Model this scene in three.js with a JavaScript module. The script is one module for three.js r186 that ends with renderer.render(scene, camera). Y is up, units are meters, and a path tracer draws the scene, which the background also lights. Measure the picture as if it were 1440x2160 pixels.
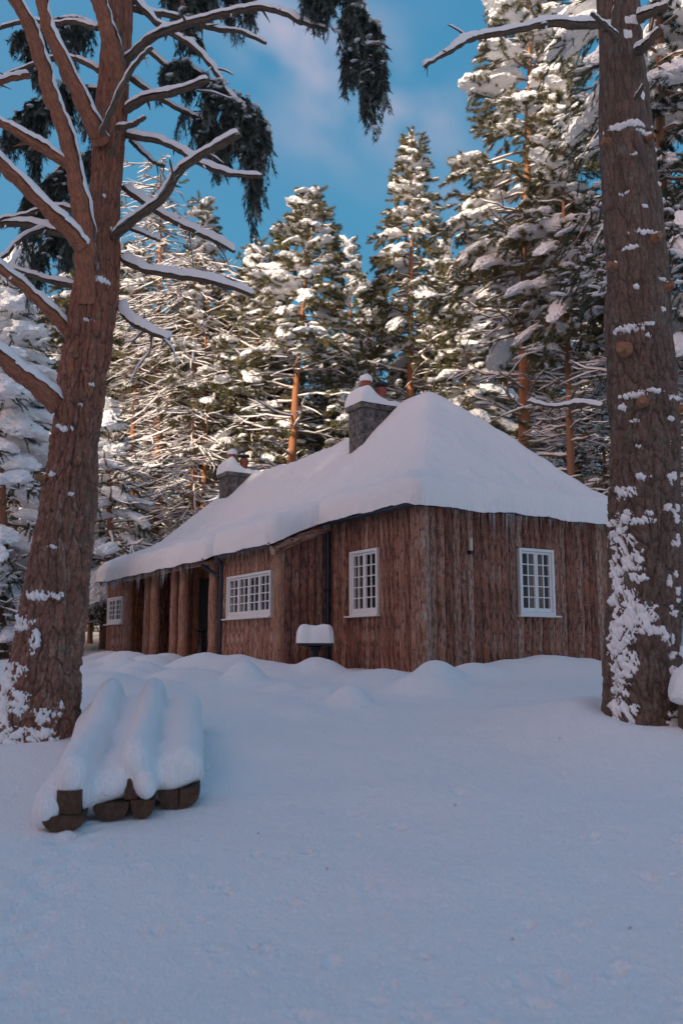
import * as THREE from 'three';
import { ImprovedNoise } from 'three/addons/math/ImprovedNoise.js';
import { mergeGeometries } from 'three/addons/utils/BufferGeometryUtils.js';

// ---------------------------------------------------------------- camera, sky, sun, exposure
const FOCAL = 1937, TILT = Math.atan(295 / 1937), EYE = 0.22;      // focal length in pixels of the 1440 x 2160 photograph
const scene = new THREE.Scene();
const camera = new THREE.PerspectiveCamera(2 * Math.atan(1080 / FOCAL) * 180 / Math.PI, 2 / 3, 0.1, 900);
camera.position.set(0, EYE, 0);
camera.rotation.x = TILT;
camera.focus = 13; camera.userData.fStop = 1.6;
const renderer = new THREE.WebGLRenderer({ antialias: true });
renderer.toneMapping = THREE.LinearToneMapping;
renderer.toneMappingExposure = 0.97;
renderer.shadowMap.enabled = true;

const SUN_AZ = 45 * Math.PI / 180, SUN_EL = 18 * Math.PI / 180;     // low winter sun, behind the camera to the left
const sunDir = new THREE.Vector3(-Math.sin(SUN_AZ) * Math.cos(SUN_EL), Math.sin(SUN_EL), Math.cos(SUN_AZ) * Math.cos(SUN_EL));
const sun = new THREE.DirectionalLight(new THREE.Color().setRGB(1.0, 0.86, 0.68), 5);
sun.position.copy(sunDir).multiplyScalar(80);
sun.castShadow = true;
sun.shadow.radius = 1.5;
sun.shadow.mapSize.set(4096, 4096);
Object.assign(sun.shadow.camera, { left: -45, right: 45, top: 45, bottom: -45, near: 1, far: 220 });
scene.add(sun);

// ---------------------------------------------------------------- small tools
const V3 = (x, y, z) => new THREE.Vector3(x, y, z);
const perlin = new ImprovedNoise();
const N3 = (x, y, z) => perlin.noise(x, y, z);
const fbm = (x, y, z, o = 4) => { let s = 0, a = 1, t = 0; for (let i = 0; i < o; i++) { s += a * N3(x, y, z); t += a; x = x * 2.03 + 7.1; y = y * 2.03 + 3.7; z = z * 2.03 + 1.3; a *= 0.5; } return s / t; };
const clamp = THREE.MathUtils.clamp, lerp = THREE.MathUtils.lerp, smooth = THREE.MathUtils.smoothstep;
function rng(seed) { let s = seed | 0; return () => { s = (s + 0x6d2b79f5) | 0; let t = Math.imul(s ^ (s >>> 15), 1 | s); t = (t + Math.imul(t ^ (t >>> 7), 61 | t)) ^ t; return ((t ^ (t >>> 14)) >>> 0) / 4294967296; }; }
const hash2 = (x, y, s = 0) => { let h = Math.imul(x | 0, 374761393) ^ Math.imul(y | 0, 668265263) ^ Math.imul(s | 0, 974634777); h = Math.imul(h ^ (h >>> 13), 1274126177); return ((h ^ (h >>> 16)) >>> 0) / 4294967296; };
// value noise that repeats after (px, py) cells, for textures that tile
function pnoise(x, y, px, py, s = 0) {
  const xi = Math.floor(x), yi = Math.floor(y), fx = x - xi, fy = y - yi, u = fx * fx * (3 - 2 * fx), v = fy * fy * (3 - 2 * fy);
  const w = (a, p) => ((a % p) + p) % p, h = (a, b) => hash2(w(a, px), w(b, py), s);
  return lerp(lerp(h(xi, yi), h(xi + 1, yi), u), lerp(h(xi, yi + 1), h(xi + 1, yi + 1), u), v);
}
function pfbm(x, y, px, py, o = 4, s = 0) { let r = 0, a = 0.5, t = 0; for (let i = 0; i < o; i++) { r += a * pnoise(x, y, px, py, s + i * 17); t += a; x *= 2; y *= 2; px *= 2; py *= 2; a *= 0.5; } return r / t; }
// direction through a pixel of the photograph, per metre of forward distance; a place at that pixel and distance
const ray = (px, py) => { const u = (px - 720) / FOCAL, v = (1080 - py) / FOCAL, f = Math.cos(TILT) - v * Math.sin(TILT); return { x: u / f, h: (Math.sin(TILT) + v * Math.cos(TILT)) / f }; };
const at = (px, py, F) => { const r = ray(px, py); return V3(r.x * F, EYE + r.h * F, -F); };
const pxm = (F) => F / FOCAL * 1.005;                                // metres of one pixel at that distance

// ---------------------------------------------------------------- the sky: clear winter blue, thin pinkish cloud, a warm glow round the low sun
{
  const W = 1024, H = 512, data = new Float32Array(W * H * 4), d = V3(0, 0, 0);
  for (let r = 0; r < H; r++) for (let c = 0; c < W; c++) {
    const up = ((r + 0.5) / H - 0.5) * Math.PI, az = ((c + 0.5) / W - 0.5) * 2 * Math.PI;
    d.set(Math.cos(az) * Math.cos(up), Math.sin(up), Math.sin(az) * Math.cos(up));
    const e = Math.max(0, d.y), ang = Math.acos(clamp(d.dot(sunDir), -1, 1)) * 180 / Math.PI;
    const t = Math.pow(1 - e, 2.2);
    let R = lerp(0.035, 0.13, t), G = lerp(0.25, 0.43, t), B = lerp(0.475, 0.63, t);
    const hz = Math.pow(1 - e, 9); R = lerp(R, 0.54, hz * 0.72); G = lerp(G, 0.44, hz * 0.65); B = lerp(B, 0.5, hz * 0.6);
    const k = 1.1 / (d.y + 0.22), cx = d.x * k + 3.1, cz = d.z * k + 1.7;
    let cl = smooth(fbm(cx * 1.1, cz * 1.1, 4.2, 5) - 0.1, 0.12, 0.5) * 0.6;
    // the wisps in view, upper middle of the photograph
    for (const [px, py, rx, ry, s] of [[690, 150, 0.08, 0.05, 0.5], [820, 225, 0.06, 0.035, 0.5], [610, 100, 0.05, 0.03, 0.35], [985, 415, 0.035, 0.016, 0.3], [800, 290, 0.05, 0.015, 0.25]]) {
      const q = ray(px, py), v = V3(q.x, q.h, -1).normalize(), sx = (d.x - v.x), sy = (d.y - v.y);
      if (d.dot(v) > 0.8) { const rr = (sx / rx) ** 2 + ((sy + sx * 0.35) / ry) ** 2; cl = Math.max(cl, s * 1.25 * Math.exp(-rr * 0.7) * clamp(0.55 + 2.6 * fbm(d.x * 9 + 3, d.y * 16 + d.x * 5, d.z * 6, 6), 0, 1.5)); }
    }
    cl = clamp(cl, 0, 0.85) * smooth(d.y, 0.0, 0.12);
    const g1 = Math.exp(-((ang / 15) ** 2)), g2 = Math.exp(-ang / 24);
    R = lerp(R, 0.66 + 0.5 * g2, cl); G = lerp(G, 0.56 + 0.34 * g2, cl); B = lerp(B, 0.66 + 0.2 * g2, cl);
    R += 3.2 * g1 + 2.85 * g2; G += 2.1 * g1 + 1.25 * g2; B += 1.3 * g1 + 0.72 * g2;
    if (d.y < 0) { R = 0.4; G = 0.42; B = 0.5; }
    const o = (r * W + c) * 4; data[o] = R; data[o + 1] = G; data[o + 2] = B; data[o + 3] = 1;
  }
  const sky = new THREE.DataTexture(data, W, H, THREE.RGBAFormat, THREE.FloatType);
  sky.mapping = THREE.EquirectangularReflectionMapping; sky.magFilter = THREE.LinearFilter; sky.minFilter = THREE.LinearFilter; sky.needsUpdate = true;
  scene.background = sky; scene.environment = sky;
}

// ---------------------------------------------------------------- naming
const taken = new Map();
function numbered(n) { const k = taken.get(n) ?? 0; taken.set(n, k + 1); return k ? n + '_' + String(k).padStart(3, '0') : n; }
function thing(name, label, category, group) { const o = new THREE.Group(); o.name = numbered(name); o.userData = { label, category }; if (group) o.userData.group = group; scene.add(o); return o; }
function part(name, geometry, material, parent, label) { const m = new THREE.Mesh(geometry, material); m.name = name; m.castShadow = m.receiveShadow = true; if (label) m.userData.label = label; parent.add(m); return m; }
function solid(name, geometry, material, label, category, group) { const m = part(numbered(name), geometry, material, scene); m.userData = { label, category }; if (group) m.userData.group = group; return m; }

// ---------------------------------------------------------------- textures and materials
function tex(W, H, f, srgb) {
  const data = new Uint8Array(W * H * 4);
  for (let y = 0; y < H; y++) for (let x = 0; x < W; x++) { const c = f(x / W, y / H), o = (y * W + x) * 4; for (let k = 0; k < 3; k++) data[o + k] = clamp(Math.round((c.length ? c[k] : c) * 255), 0, 255); data[o + 3] = 255; }
  const t = new THREE.DataTexture(data, W, H); t.wrapS = t.wrapT = THREE.RepeatWrapping; t.magFilter = THREE.LinearFilter; t.minFilter = THREE.LinearMipmapLinearFilter; t.generateMipmaps = true;
  if (srgb) t.colorSpace = THREE.SRGBColorSpace; t.needsUpdate = true; return t;
}
const rep = (t, u, v) => { const c = t.clone(); c.repeat.set(u, v); c.needsUpdate = true; return c; };
const toS = (l) => l <= 0.0031308 ? l * 12.92 : 1.055 * Math.pow(l, 1 / 2.4) - 0.055;
const S3 = (r, g, b) => [toS(r), toS(g), toS(b)];
const mix3 = (a, b, t) => [lerp(a[0], b[0], t), lerp(a[1], b[1], t), lerp(a[2], b[2], t)];
const mat = (r, g, b, rough = 0.85, o = {}) => new THREE.MeshStandardMaterial({ color: new THREE.Color().setRGB(r, g, b), roughness: rough, ...o });

const grainBump = tex(512, 512, (u, v) => 0.45 * pfbm(u * 24, v * 24, 24, 24, 4, 5) + 0.55 * pfbm(u * 96, v * 96, 96, 96, 2, 9));
const M = {};
M.snow = mat(0.9, 0.875, 0.875, 0.92, { bumpMap: rep(grainBump, 1 / 0.8, 1 / 0.8), bumpScale: 0.018 });
M.treeSnow = mat(0.9, 0.89, 0.89, 0.95);
// fibrous bark on the slabs of the cabin walls: long torn strips, grey weathering, knots
const slabH = (u, v) => { const w = pfbm(u * 6, v * 5, 6, 5, 3, 61) * 1.2; return 0.42 * pfbm(u * 34 + w * 2, v * 7, 34, 7, 4, 31) + 0.38 * pfbm(u * 90 + w * 3, v * 16, 90, 16, 3, 47) + 0.2 * pfbm(u * 60, v * 44, 60, 44, 3, 53); };
const slabTex = (A, B, C, D) => tex(512, 512, (u, v) => {
  const h = slabH(u, v), p = pfbm(u * 7, v * 3, 7, 3, 4, 71), q = pfbm(u * 18, v * 10, 18, 10, 3, 83), n = pfbm(u * 40, v * 14, 40, 14, 2, 97);
  let c = mix3(A, B, smooth(h, 0.38, 0.62)); c = mix3(c, C, smooth(p, 0.5, 0.72) * 0.75 * smooth(n, 0.3, 0.6)); c = mix3(c, D, smooth(q, 0.62, 0.74) * 0.85);
  const k = pnoise(u * 22, v * 22, 22, 22, 123); c = mix3(c, [0.035, 0.022, 0.016], smooth(k, 0.9, 0.97) * 0.8);
  return S3(...c);
}, true);
const slabBump = tex(512, 512, slabH);
const slabMat = (A, B, C, D) => mat(1, 1, 1, 0.9, { map: rep(slabTex(A, B, C, D), 1 / 0.8, 1 / 1.1), bumpMap: rep(slabBump, 1 / 0.8, 1 / 1.1), bumpScale: 0.03 });
M.slab = slabMat([0.1, 0.044, 0.03], [0.37, 0.175, 0.118], [0.43, 0.3, 0.235], [0.33, 0.115, 0.062]);
M.slabGrey = slabMat([0.14, 0.065, 0.042], [0.46, 0.25, 0.18], [0.52, 0.39, 0.32], [0.4, 0.17, 0.095]);
M.slabDark = slabMat([0.085, 0.038, 0.026], [0.31, 0.14, 0.095], [0.36, 0.235, 0.19], [0.28, 0.1, 0.058]);
M.porchWall = slabMat([0.28, 0.105, 0.04], [0.64, 0.28, 0.125], [0.5, 0.25, 0.14], [0.62, 0.2, 0.065]);
M.post = slabMat([0.26, 0.125, 0.08], [0.46, 0.27, 0.19], [0.46, 0.35, 0.29], [0.45, 0.19, 0.09]);
// fine flaky grain on living trunks
const flakeTex = tex(512, 512, (u, v) => { const a = pfbm(u * 20, v * 10, 20, 10, 5, 11), b = pfbm(u * 60, v * 34, 60, 34, 3, 23); const c = 0.62 + 0.5 * a * 0.8 + 0.35 * (b - 0.5); return [c, c * 0.985, c * 0.97]; }, true);
const flakeBump = tex(512, 512, (u, v) => 0.5 * pfbm(u * 20, v * 10, 20, 10, 5, 11) + 0.5 * pfbm(u * 60, v * 34, 60, 34, 3, 23));
M.bark = mat(1, 1, 1, 0.9, { vertexColors: true, map: rep(flakeTex, 1 / 0.5, 1 / 0.5), bumpMap: rep(flakeBump, 1 / 0.5, 1 / 0.5), bumpScale: 0.014 });
M.limbOrange = mat(0.5, 0.2, 0.115, 0.85, { map: rep(flakeTex, 1 / 0.25, 1 / 0.4), bumpMap: rep(flakeBump, 1 / 0.25, 1 / 0.4), bumpScale: 0.01 });
M.limbGrey = mat(0.2, 0.14, 0.1, 0.9, { map: rep(flakeTex, 1 / 0.25, 1 / 0.4), bumpMap: rep(flakeBump, 1 / 0.25, 1 / 0.4), bumpScale: 0.01 });
M.farBark = mat(1, 1, 1, 0.9, { vertexColors: true });
M.twig = mat(0.25, 0.15, 0.095, 0.9);
M.needle = mat(1, 1, 1, 0.75, { side: THREE.DoubleSide });
M.cutWood = mat(0.40, 0.2, 0.11, 0.85, { map: rep(flakeTex, 3, 3) });
M.whitePaint = mat(0.78, 0.78, 0.77, 0.5);
M.iron = mat(0.014, 0.018, 0.026, 0.42, { metalness: 0.2 });
M.gutter = mat(0.015, 0.024, 0.042, 0.4);
M.terracotta = mat(0.34, 0.085, 0.05, 0.7, { bumpMap: rep(flakeBump, 2, 2), bumpScale: 0.004 });
M.glass = new THREE.MeshPhysicalMaterial({ color: 0xffffff, roughness: 0.03, transmission: 1, thickness: 0, ior: 1.5 });
M.ice = new THREE.MeshPhysicalMaterial({ color: new THREE.Color().setRGB(0.93, 0.96, 1.0), roughness: 0.12, transmission: 0.85, thickness: 0.02, ior: 1.31 });
M.stone = mat(0.3, 0.285, 0.28, 0.92, { map: rep(tex(256, 256, (u, v) => { const a = pfbm(u * 6, v * 6, 6, 6, 5, 3), b = pfbm(u * 14, v * 9, 14, 9, 4, 8); return mix3([0.42, 0.42, 0.43], [0.95, 0.92, 0.88], smooth(a * 0.6 + b * 0.4, 0.25, 0.75)); }, true), 1.3, 1.3), bumpMap: rep(flakeBump, 2, 2), bumpScale: 0.012 });
M.mortar = mat(0.2, 0.19, 0.18, 0.95);
M.innerWood = mat(0.16, 0.1, 0.065, 0.9);
M.curtain = new THREE.MeshPhysicalMaterial({ color: new THREE.Color().setRGB(0.45, 0.36, 0.26), roughness: 0.95, transmission: 0.3, thickness: 0, side: THREE.DoubleSide });
M.door = mat(0.02, 0.03, 0.028, 0.5);
M.log = mat(0.1, 0.058, 0.038, 0.9, { map: rep(flakeTex, 3, 3), bumpMap: rep(flakeBump, 3, 3), bumpScale: 0.01 });
M.logEnd = mat(0.13, 0.07, 0.045, 0.9, { map: rep(flakeTex, 4, 4) });
M.floor = mat(0.3, 0.18, 0.09, 0.85);
M.benchWood = mat(0.06, 0.032, 0.022, 0.7);

// ---------------------------------------------------------------- geometry collector
class Geo {
  constructor() { this.p = []; this.i = []; this.uv = []; this.c = []; }
  get n() { return this.p.length / 3; }
  v(x, y, z, u = 0, w = 0) { this.p.push(x, y, z); this.uv.push(u, w); return this.p.length / 3 - 1; }
  quad(a, b, c, d) { this.i.push(a, b, c, a, c, d); }
  // a tapering limb along points; rough makes it uneven
  tube(pts, rad, sides = 6, rough = 0, cap = true, seed = 0) {
    const n = pts.length, t = V3(), a = V3(), b = V3(), ref = V3(); let len = 0, prev = null;
    for (let k = 0; k < n; k++) {
      t.subVectors(pts[Math.min(n - 1, k + 1)], pts[Math.max(0, k - 1)]).normalize();
      if (!prev) { ref.set(0, 0, 1); if (Math.abs(t.z) > 0.9) ref.set(1, 0, 0); a.crossVectors(t, ref).normalize(); } else { a.copy(prev).addScaledVector(t, -prev.dot(t)).normalize(); }
      prev = a.clone(); b.crossVectors(t, a);
      if (k) len += pts[k].distanceTo(pts[k - 1]);
      for (let s = 0; s <= sides; s++) {
        const th = s / sides * Math.PI * 2, q = pts[k]; let r = rad[k];
        if (rough) r *= 1 + rough * N3(q.x * 7 + Math.cos(th) * 1.3 + seed, q.y * 7 + Math.sin(th) * 1.3, q.z * 7 + seed * 1.7);
        const cx = Math.cos(th) * r, cy = Math.sin(th) * r;
        this.v(q.x + a.x * cx + b.x * cy, q.y + a.y * cx + b.y * cy, q.z + a.z * cx + b.z * cy, s / sides * Math.PI * 2 * Math.max(rad[0], 0.02), len);
      }
    }
    const w = sides + 1, o = this.n - n * w;
    for (let k = 0; k < n - 1; k++) for (let s = 0; s < sides; s++) this.quad(o + k * w + s, o + k * w + s + 1, o + (k + 1) * w + s + 1, o + (k + 1) * w + s);
    if (cap) for (const e of [0, n - 1]) { const q = pts[e], m = this.v(q.x, q.y, q.z, 0, 0), c = this.n; for (let s = 0; s <= sides; s++) { const k = (o + e * w + s) * 3; this.v(this.p[k], this.p[k + 1], this.p[k + 2], Math.cos(s) * 0.03, Math.sin(s) * 0.03); } for (let s = 0; s < sides; s++) e ? this.i.push(m, c + s, c + s + 1) : this.i.push(m, c + s + 1, c + s); }
    return this;
  }
  // snow lying on the upper side of a limb
  cap(pts, rad, thick, width = 1.05, sides = 4, seed = 0, rough = 0.5, least = 0) {
    const n = pts.length, t = V3(), s = V3(), u = V3(), w = sides + 1, o = this.n;
    for (let k = 0; k < n; k++) {
      t.subVectors(pts[Math.min(n - 1, k + 1)], pts[Math.max(0, k - 1)]).normalize();
      u.set(0, 1, 0).addScaledVector(t, -t.y); const lie = Math.max(u.length(), 0.001); u.divideScalar(lie);
      s.crossVectors(t, u).normalize();
      const q = pts[k], r = rad[k], nz = 1 + rough * 1.7 * N3(q.x * 4.3 + seed, q.y * 4.3, q.z * 4.3 + seed) + rough * 0.6 * N3(q.x * 13 + seed, q.y * 13, q.z * 13);
      const e = k === 0 || k === n - 1 ? 0.15 : 1, h = Math.max(0.0, thick * nz * (least + (1 - least) * smooth(lie, 0.15, 0.8))) * e, ww = (r * width + Math.min(h * 0.25, 0.012)) * (0.85 + 0.25 * nz) * (e < 1 ? 0.6 : 1);
      for (let j = 0; j < w; j++) {
        const th = Math.PI * j / sides, cx = Math.cos(th), sy = Math.sin(th);
        const side = cx * ww, up = r * 0.3 + sy * (r * 0.75 + h) ;
        this.v(q.x + s.x * side + u.x * up, q.y + s.y * side + u.y * up, q.z + s.z * side + u.z * up, side, k * 0.1);
      }
    }
    for (let k = 0; k < n - 1; k++) for (let j = 0; j < sides; j++) this.quad(o + k * w + j, o + (k + 1) * w + j, o + (k + 1) * w + j + 1, o + k * w + j + 1);
    return this;
  }
  grid(nx, ny, f, keep) {
    const o = this.n, w = nx + 1;
    for (let y = 0; y <= ny; y++) for (let x = 0; x <= nx; x++) { const p = f(x, y); this.v(p[0], p[1], p[2], p[3] ?? p[0], p[4] ?? p[2]); }
    for (let y = 0; y < ny; y++) for (let x = 0; x < nx; x++) if (!keep || keep(x, y)) this.quad(o + y * w + x, o + y * w + x + 1, o + (y + 1) * w + x + 1, o + (y + 1) * w + x);
    return this;
  }
  build() {
    const g = new THREE.BufferGeometry();
    g.setAttribute('position', new THREE.BufferAttribute(new Float32Array(this.p), 3));
    g.setAttribute('uv', new THREE.BufferAttribute(new Float32Array(this.uv), 2));
    if (this.c.length) g.setAttribute('color', new THREE.BufferAttribute(new Float32Array(this.c), 3));
    g.setIndex(this.p.length / 3 > 65535 ? new THREE.BufferAttribute(new Uint32Array(this.i), 1) : this.i);
    g.computeVertexNormals(); return g;
  }
}
// the skin of a solid given by a signed distance (negative inside), over a box of cells
function skin(lo, hi, step, f, place) {
  const n = [0, 1, 2].map((k) => Math.max(2, Math.ceil((hi[k] - lo[k]) / step[k]))), [nx, ny, nz] = n, at3 = (i, j, k) => (k * (ny + 1) + j) * (nx + 1) + i, v = new Float32Array((nx + 1) * (ny + 1) * (nz + 1));
  for (let k = 0; k <= nz; k++) for (let j = 0; j <= ny; j++) for (let i = 0; i <= nx; i++) v[at3(i, j, k)] = f(lo[0] + i * step[0], lo[1] + j * step[1], lo[2] + k * step[2]);
  const g = new Geo(), id = new Int32Array(nx * ny * nz).fill(-1), cell = (i, j, k) => (k * ny + j) * nx + i;
  for (let k = 0; k < nz; k++) for (let j = 0; j < ny; j++) for (let i = 0; i < nx; i++) {
    let c = 0, x = 0, y = 0, z = 0; const q = [];
    for (let e = 0; e < 8; e++) q.push(v[at3(i + (e & 1), j + ((e >> 1) & 1), k + (e >> 2))]);
    for (let a = 0; a < 8; a++) for (const b of [a | 1, a | 2, a | 4]) if (b !== a && (q[a] < 0) !== (q[b] < 0)) { const t = q[a] / (q[a] - q[b]); c++; x += lerp(a & 1, b & 1, t); y += lerp((a >> 1) & 1, (b >> 1) & 1, t); z += lerp(a >> 2, b >> 2, t); }
    if (c) { const p = place(lo[0] + (i + x / c) * step[0], lo[1] + (j + y / c) * step[1], lo[2] + (k + z / c) * step[2]); id[cell(i, j, k)] = g.v(p[0], p[1], p[2], p[0], p[2]); }
  }
  for (let k = 1; k < nz; k++) for (let j = 1; j < ny; j++) for (let i = 1; i < nx; i++) {
    const a = v[at3(i, j, k)] < 0, quad = (A, B, C, D, flip) => { const w = [A, B, C, D].map(([p, q, r]) => id[cell(p, q, r)]); if (w.every((t) => t >= 0)) flip ? g.quad(w[0], w[1], w[2], w[3]) : g.quad(w[3], w[2], w[1], w[0]); };
    if (i < nx && a !== v[at3(i + 1, j, k)] < 0) quad([i, j - 1, k - 1], [i, j, k - 1], [i, j, k], [i, j - 1, k], a);
    if (j < ny && a !== v[at3(i, j + 1, k)] < 0) quad([i - 1, j, k - 1], [i - 1, j, k], [i, j, k], [i, j, k - 1], a);
    if (k < nz && a !== v[at3(i, j, k + 1)] < 0) quad([i - 1, j - 1, k], [i, j - 1, k], [i, j, k], [i - 1, j, k], a);
  }
  return g.build();
}
const crumb = (() => { const g = new THREE.IcosahedronGeometry(1, 2), a = g.attributes.position; for (let k = 0; k < a.count; k++) { const x = a.getX(k), y = a.getY(k), z = a.getZ(k), f = 1 + 0.35 * N3(x * 2, y * 2, z * 2 + 4); a.setXYZ(k, x * f, y * f * 0.6, z * f * 1.3); } g.computeVertexNormals(); return g; })();
const curve = (pts, n) => new THREE.CatmullRomCurve3(pts, false, 'centripetal').getPoints(n);
// a box of given size centred at (x, y, z) with chamfered edges
function bevelBox(w, h, d, x = 0, y = 0, z = 0, b = 0.006) {
  b = Math.min(b, w / 3, h / 3, d / 3);
  const s = new THREE.Shape(); s.moveTo(-w / 2 + b, -h / 2 + b); s.lineTo(w / 2 - b, -h / 2 + b); s.lineTo(w / 2 - b, h / 2 - b); s.lineTo(-w / 2 + b, h / 2 - b); s.closePath();
  const g = new THREE.ExtrudeGeometry(s, { depth: d - 2 * b, bevelEnabled: true, bevelThickness: b, bevelSize: b, bevelSegments: 1 }); g.translate(x, y, z - d / 2 + b); return g;
}
// ---------------------------------------------------------------- the lie of the land: a snow slope up to the level place of the cabin
const smin = (a, b, k) => { const h = clamp(0.5 + 0.5 * (b - a) / k, 0, 1); return lerp(b, a, h) - k * h * (1 - h); };
const mounds = [[225, 20, 0.6, 0.13], [268, 18, 0.55, 0.19], [318, 16.4, 0.5, 0.17], [352, 17.6, 0.5, 0.14], [402, 15.2, 0.5, 0.15], [300, 14.4, 0.42, 0.15], [262, 15.2, 0.4, 0.13], [515, 13, 0.32, 0.2], [470, 14.8, 0.55, 0.14], [548, 15, 0.5, 0.1], [612, 14.4, 0.6, 0.1], [682, 14.3, 0.4, 0.13], [737, 10.8, 0.26, 0.15], [700, 11.6, 0.4, 0.08], [795, 13.4, 0.7, 0.1], [888, 12.0, 0.5, 0.17], [925, 12.3, 0.35, 0.12], [960, 12.8, 0.55, 0.13], [1030, 13.3, 0.6, 0.12], [1110, 13.9, 0.7, 0.12], [1210, 14.2, 0.8, 0.13], [236, 12.8, 0.45, 0.12], [602, 12.2, 0.28, 0.06], [560, 11, 0.4, 0.05], [640, 10.4, 0.3, 0.04], [430, 12.6, 0.4, 0.06], [370, 13.4, 0.4, 0.1], [350, 12.2, 0.3, 0.07], [445, 13.6, 0.35, 0.1], [280, 13.6, 0.3, 0.1]]
  .map(([px, F, r, h]) => ({ x: ray(px, 1400).x * F, F, r, h }));
const LT = { x: ray(80, 1500).x * 9, F: 9 }, RT = { x: ray(1352, 1500).x * 9, F: 9 };            // the two big trees
const bowls = (() => { const r = rng(77), l = []; for (let k = 0; k < 85; k++) { const F = 3.8 + 6 * r() * r(), x = (r() - 0.5) * 0.8 * F; l.push({ x, F, r: 0.025 + 0.05 * r() * r(), h: 0.014 + 0.024 * r() }); } for (let k = 0; k < 16; k++) l.push({ x: -1.55 - k * 0.02 + 0.12 * (k % 2), F: 4.1 + k * 0.17, r: 0.07 + 0.03 * r(), h: 0.03 }); return l; })();
function ground(x, F, fine = true) {
  let y = smin(-1.8 + 0.13 * F + 0.012 * x, -0.085 + 0.012 * (F - 14) + 0.004 * Math.abs(x), 0.45) + 0.03;
  if (F < 3) y = Math.max(y, -1.5 + 0.02 * F);
  y += 0.055 * smooth(F, 20, 34) * (F - 20);
  y += 0.09 * N3(x * 0.33, F * 0.33, 1.7) + 0.045 * N3(x * 0.9, F * 0.8, 5.2);
  y += 0.035 * smooth(F, 10.5, 13) * (1 - smooth(F, 22, 26)) * N3(x * 1.7, F * 1.3, 9.2);
  for (const m of mounds) { const q = ((x - m.x) ** 2 + ((F - m.F) * 0.85) ** 2) / (m.r * m.r); if (q < 6) y += m.h * 1.4 * Math.exp(-Math.pow(q, 1.35) * 1.5); }
  let q = Math.hypot(x - RT.x, F - RT.F); y += 0.30 * Math.exp(-((q / 0.95) ** 2)) - 0.16 * Math.exp(-((q / 0.5) ** 4)) + 0.1 * Math.exp(-((x - RT.x + 0.8) ** 2 + (F - 9.3) ** 2) / 0.5);
  q = Math.hypot(x - LT.x - 0.1, F - LT.F); y += 0.20 * Math.exp(-((q / 0.85) ** 2)) - 0.08 * Math.exp(-((q / 0.48) ** 4));
  if (fine) {
    y += 0.014 * N3(x * 2.6, F * 2.6, 2.2) + 0.007 * N3(x * 8, F * 8, 3.3) + 0.003 * N3(x * 23, F * 23, 6.3);
    if (F < 11) for (const b of bowls) { const tw = b.h * 400, dx = x - b.x, dF = F - b.F, ex = (dx * Math.cos(tw) + dF * Math.sin(tw)) * 1.5, ey = (dF * Math.cos(tw) - dx * Math.sin(tw)) * 0.8, d = (ex * ex + ey * ey) / (b.r * b.r) * (1 + 0.5 * N3(x * 30, F * 30, 1)); if (d < 9) y += b.h * (0.35 * Math.exp(-((Math.sqrt(d) - 1.5) ** 2) * 3) - Math.exp(-d)); }
  }
  return y;
}
{
  const cols = [], rows = [];
  for (let a = -180; a < -32; a += 6) cols.push(a);
  for (let a = -32; a <= 32; a += 0.17) cols.push(a);
  for (let a = 38; a <= 180; a += 6) cols.push(a); cols[cols.length - 1] = 180;
  rows.push(0.05, 0.6, 1.4, 2.2, 2.8, 3.3); let r = 3.5; while (r < 12) { rows.push(r); r *= 1.0042; } while (r < 30) { rows.push(r); r *= 1.0075; } while (r < 420) { rows.push(r); r *= 1.06; }
  const g = new Geo().grid(cols.length - 1, rows.length - 1, (i, j) => { const a = cols[i] * Math.PI / 180, x = Math.sin(a) * rows[j], F = Math.cos(a) * rows[j]; return [x, ground(x, F), -F, x, -F]; });
  const m = part('snowy_ground', g.build(), M.snow, scene); m.userData = { kind: 'structure' };
}
// ---------------------------------------------------------------- the cabin: x runs along the right-hand wall, z = -b runs back along the left-hand wall
const HC = V3(ray(890, 1400).x * 14, 0, -14), HANG = 30.87 * Math.PI / 180;
const cabin = thing('log_cabin', 'low bark-clad log cabin under a thick snow-covered hipped roof', 'cabin');
cabin.position.copy(HC); cabin.rotation.y = HANG;
const Rv = V3(Math.cos(HANG), 0, -Math.sin(HANG)), Lv = V3(-Math.sin(HANG), 0, -Math.cos(HANG));
// where the line of sight through a pixel meets the vertical plane a = value or b = value of the cabin
function hit(px, py, axis, val) {
  const r = ray(px, py), n = axis === 'a' ? Rv : Lv, d = V3(r.x, r.h, -1), o = V3(-HC.x, EYE, -HC.z), t = (val - o.dot(n)) / d.dot(n);
  const p = o.addScaledVector(d, t); return { a: p.dot(Rv), b: p.dot(Lv), y: p.y };
}
const A0 = -0.985, B1 = 2.776, B2 = 5.03, B3 = 11.17, B4 = 12.78, AB = 0.55, W = 4.0;
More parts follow.
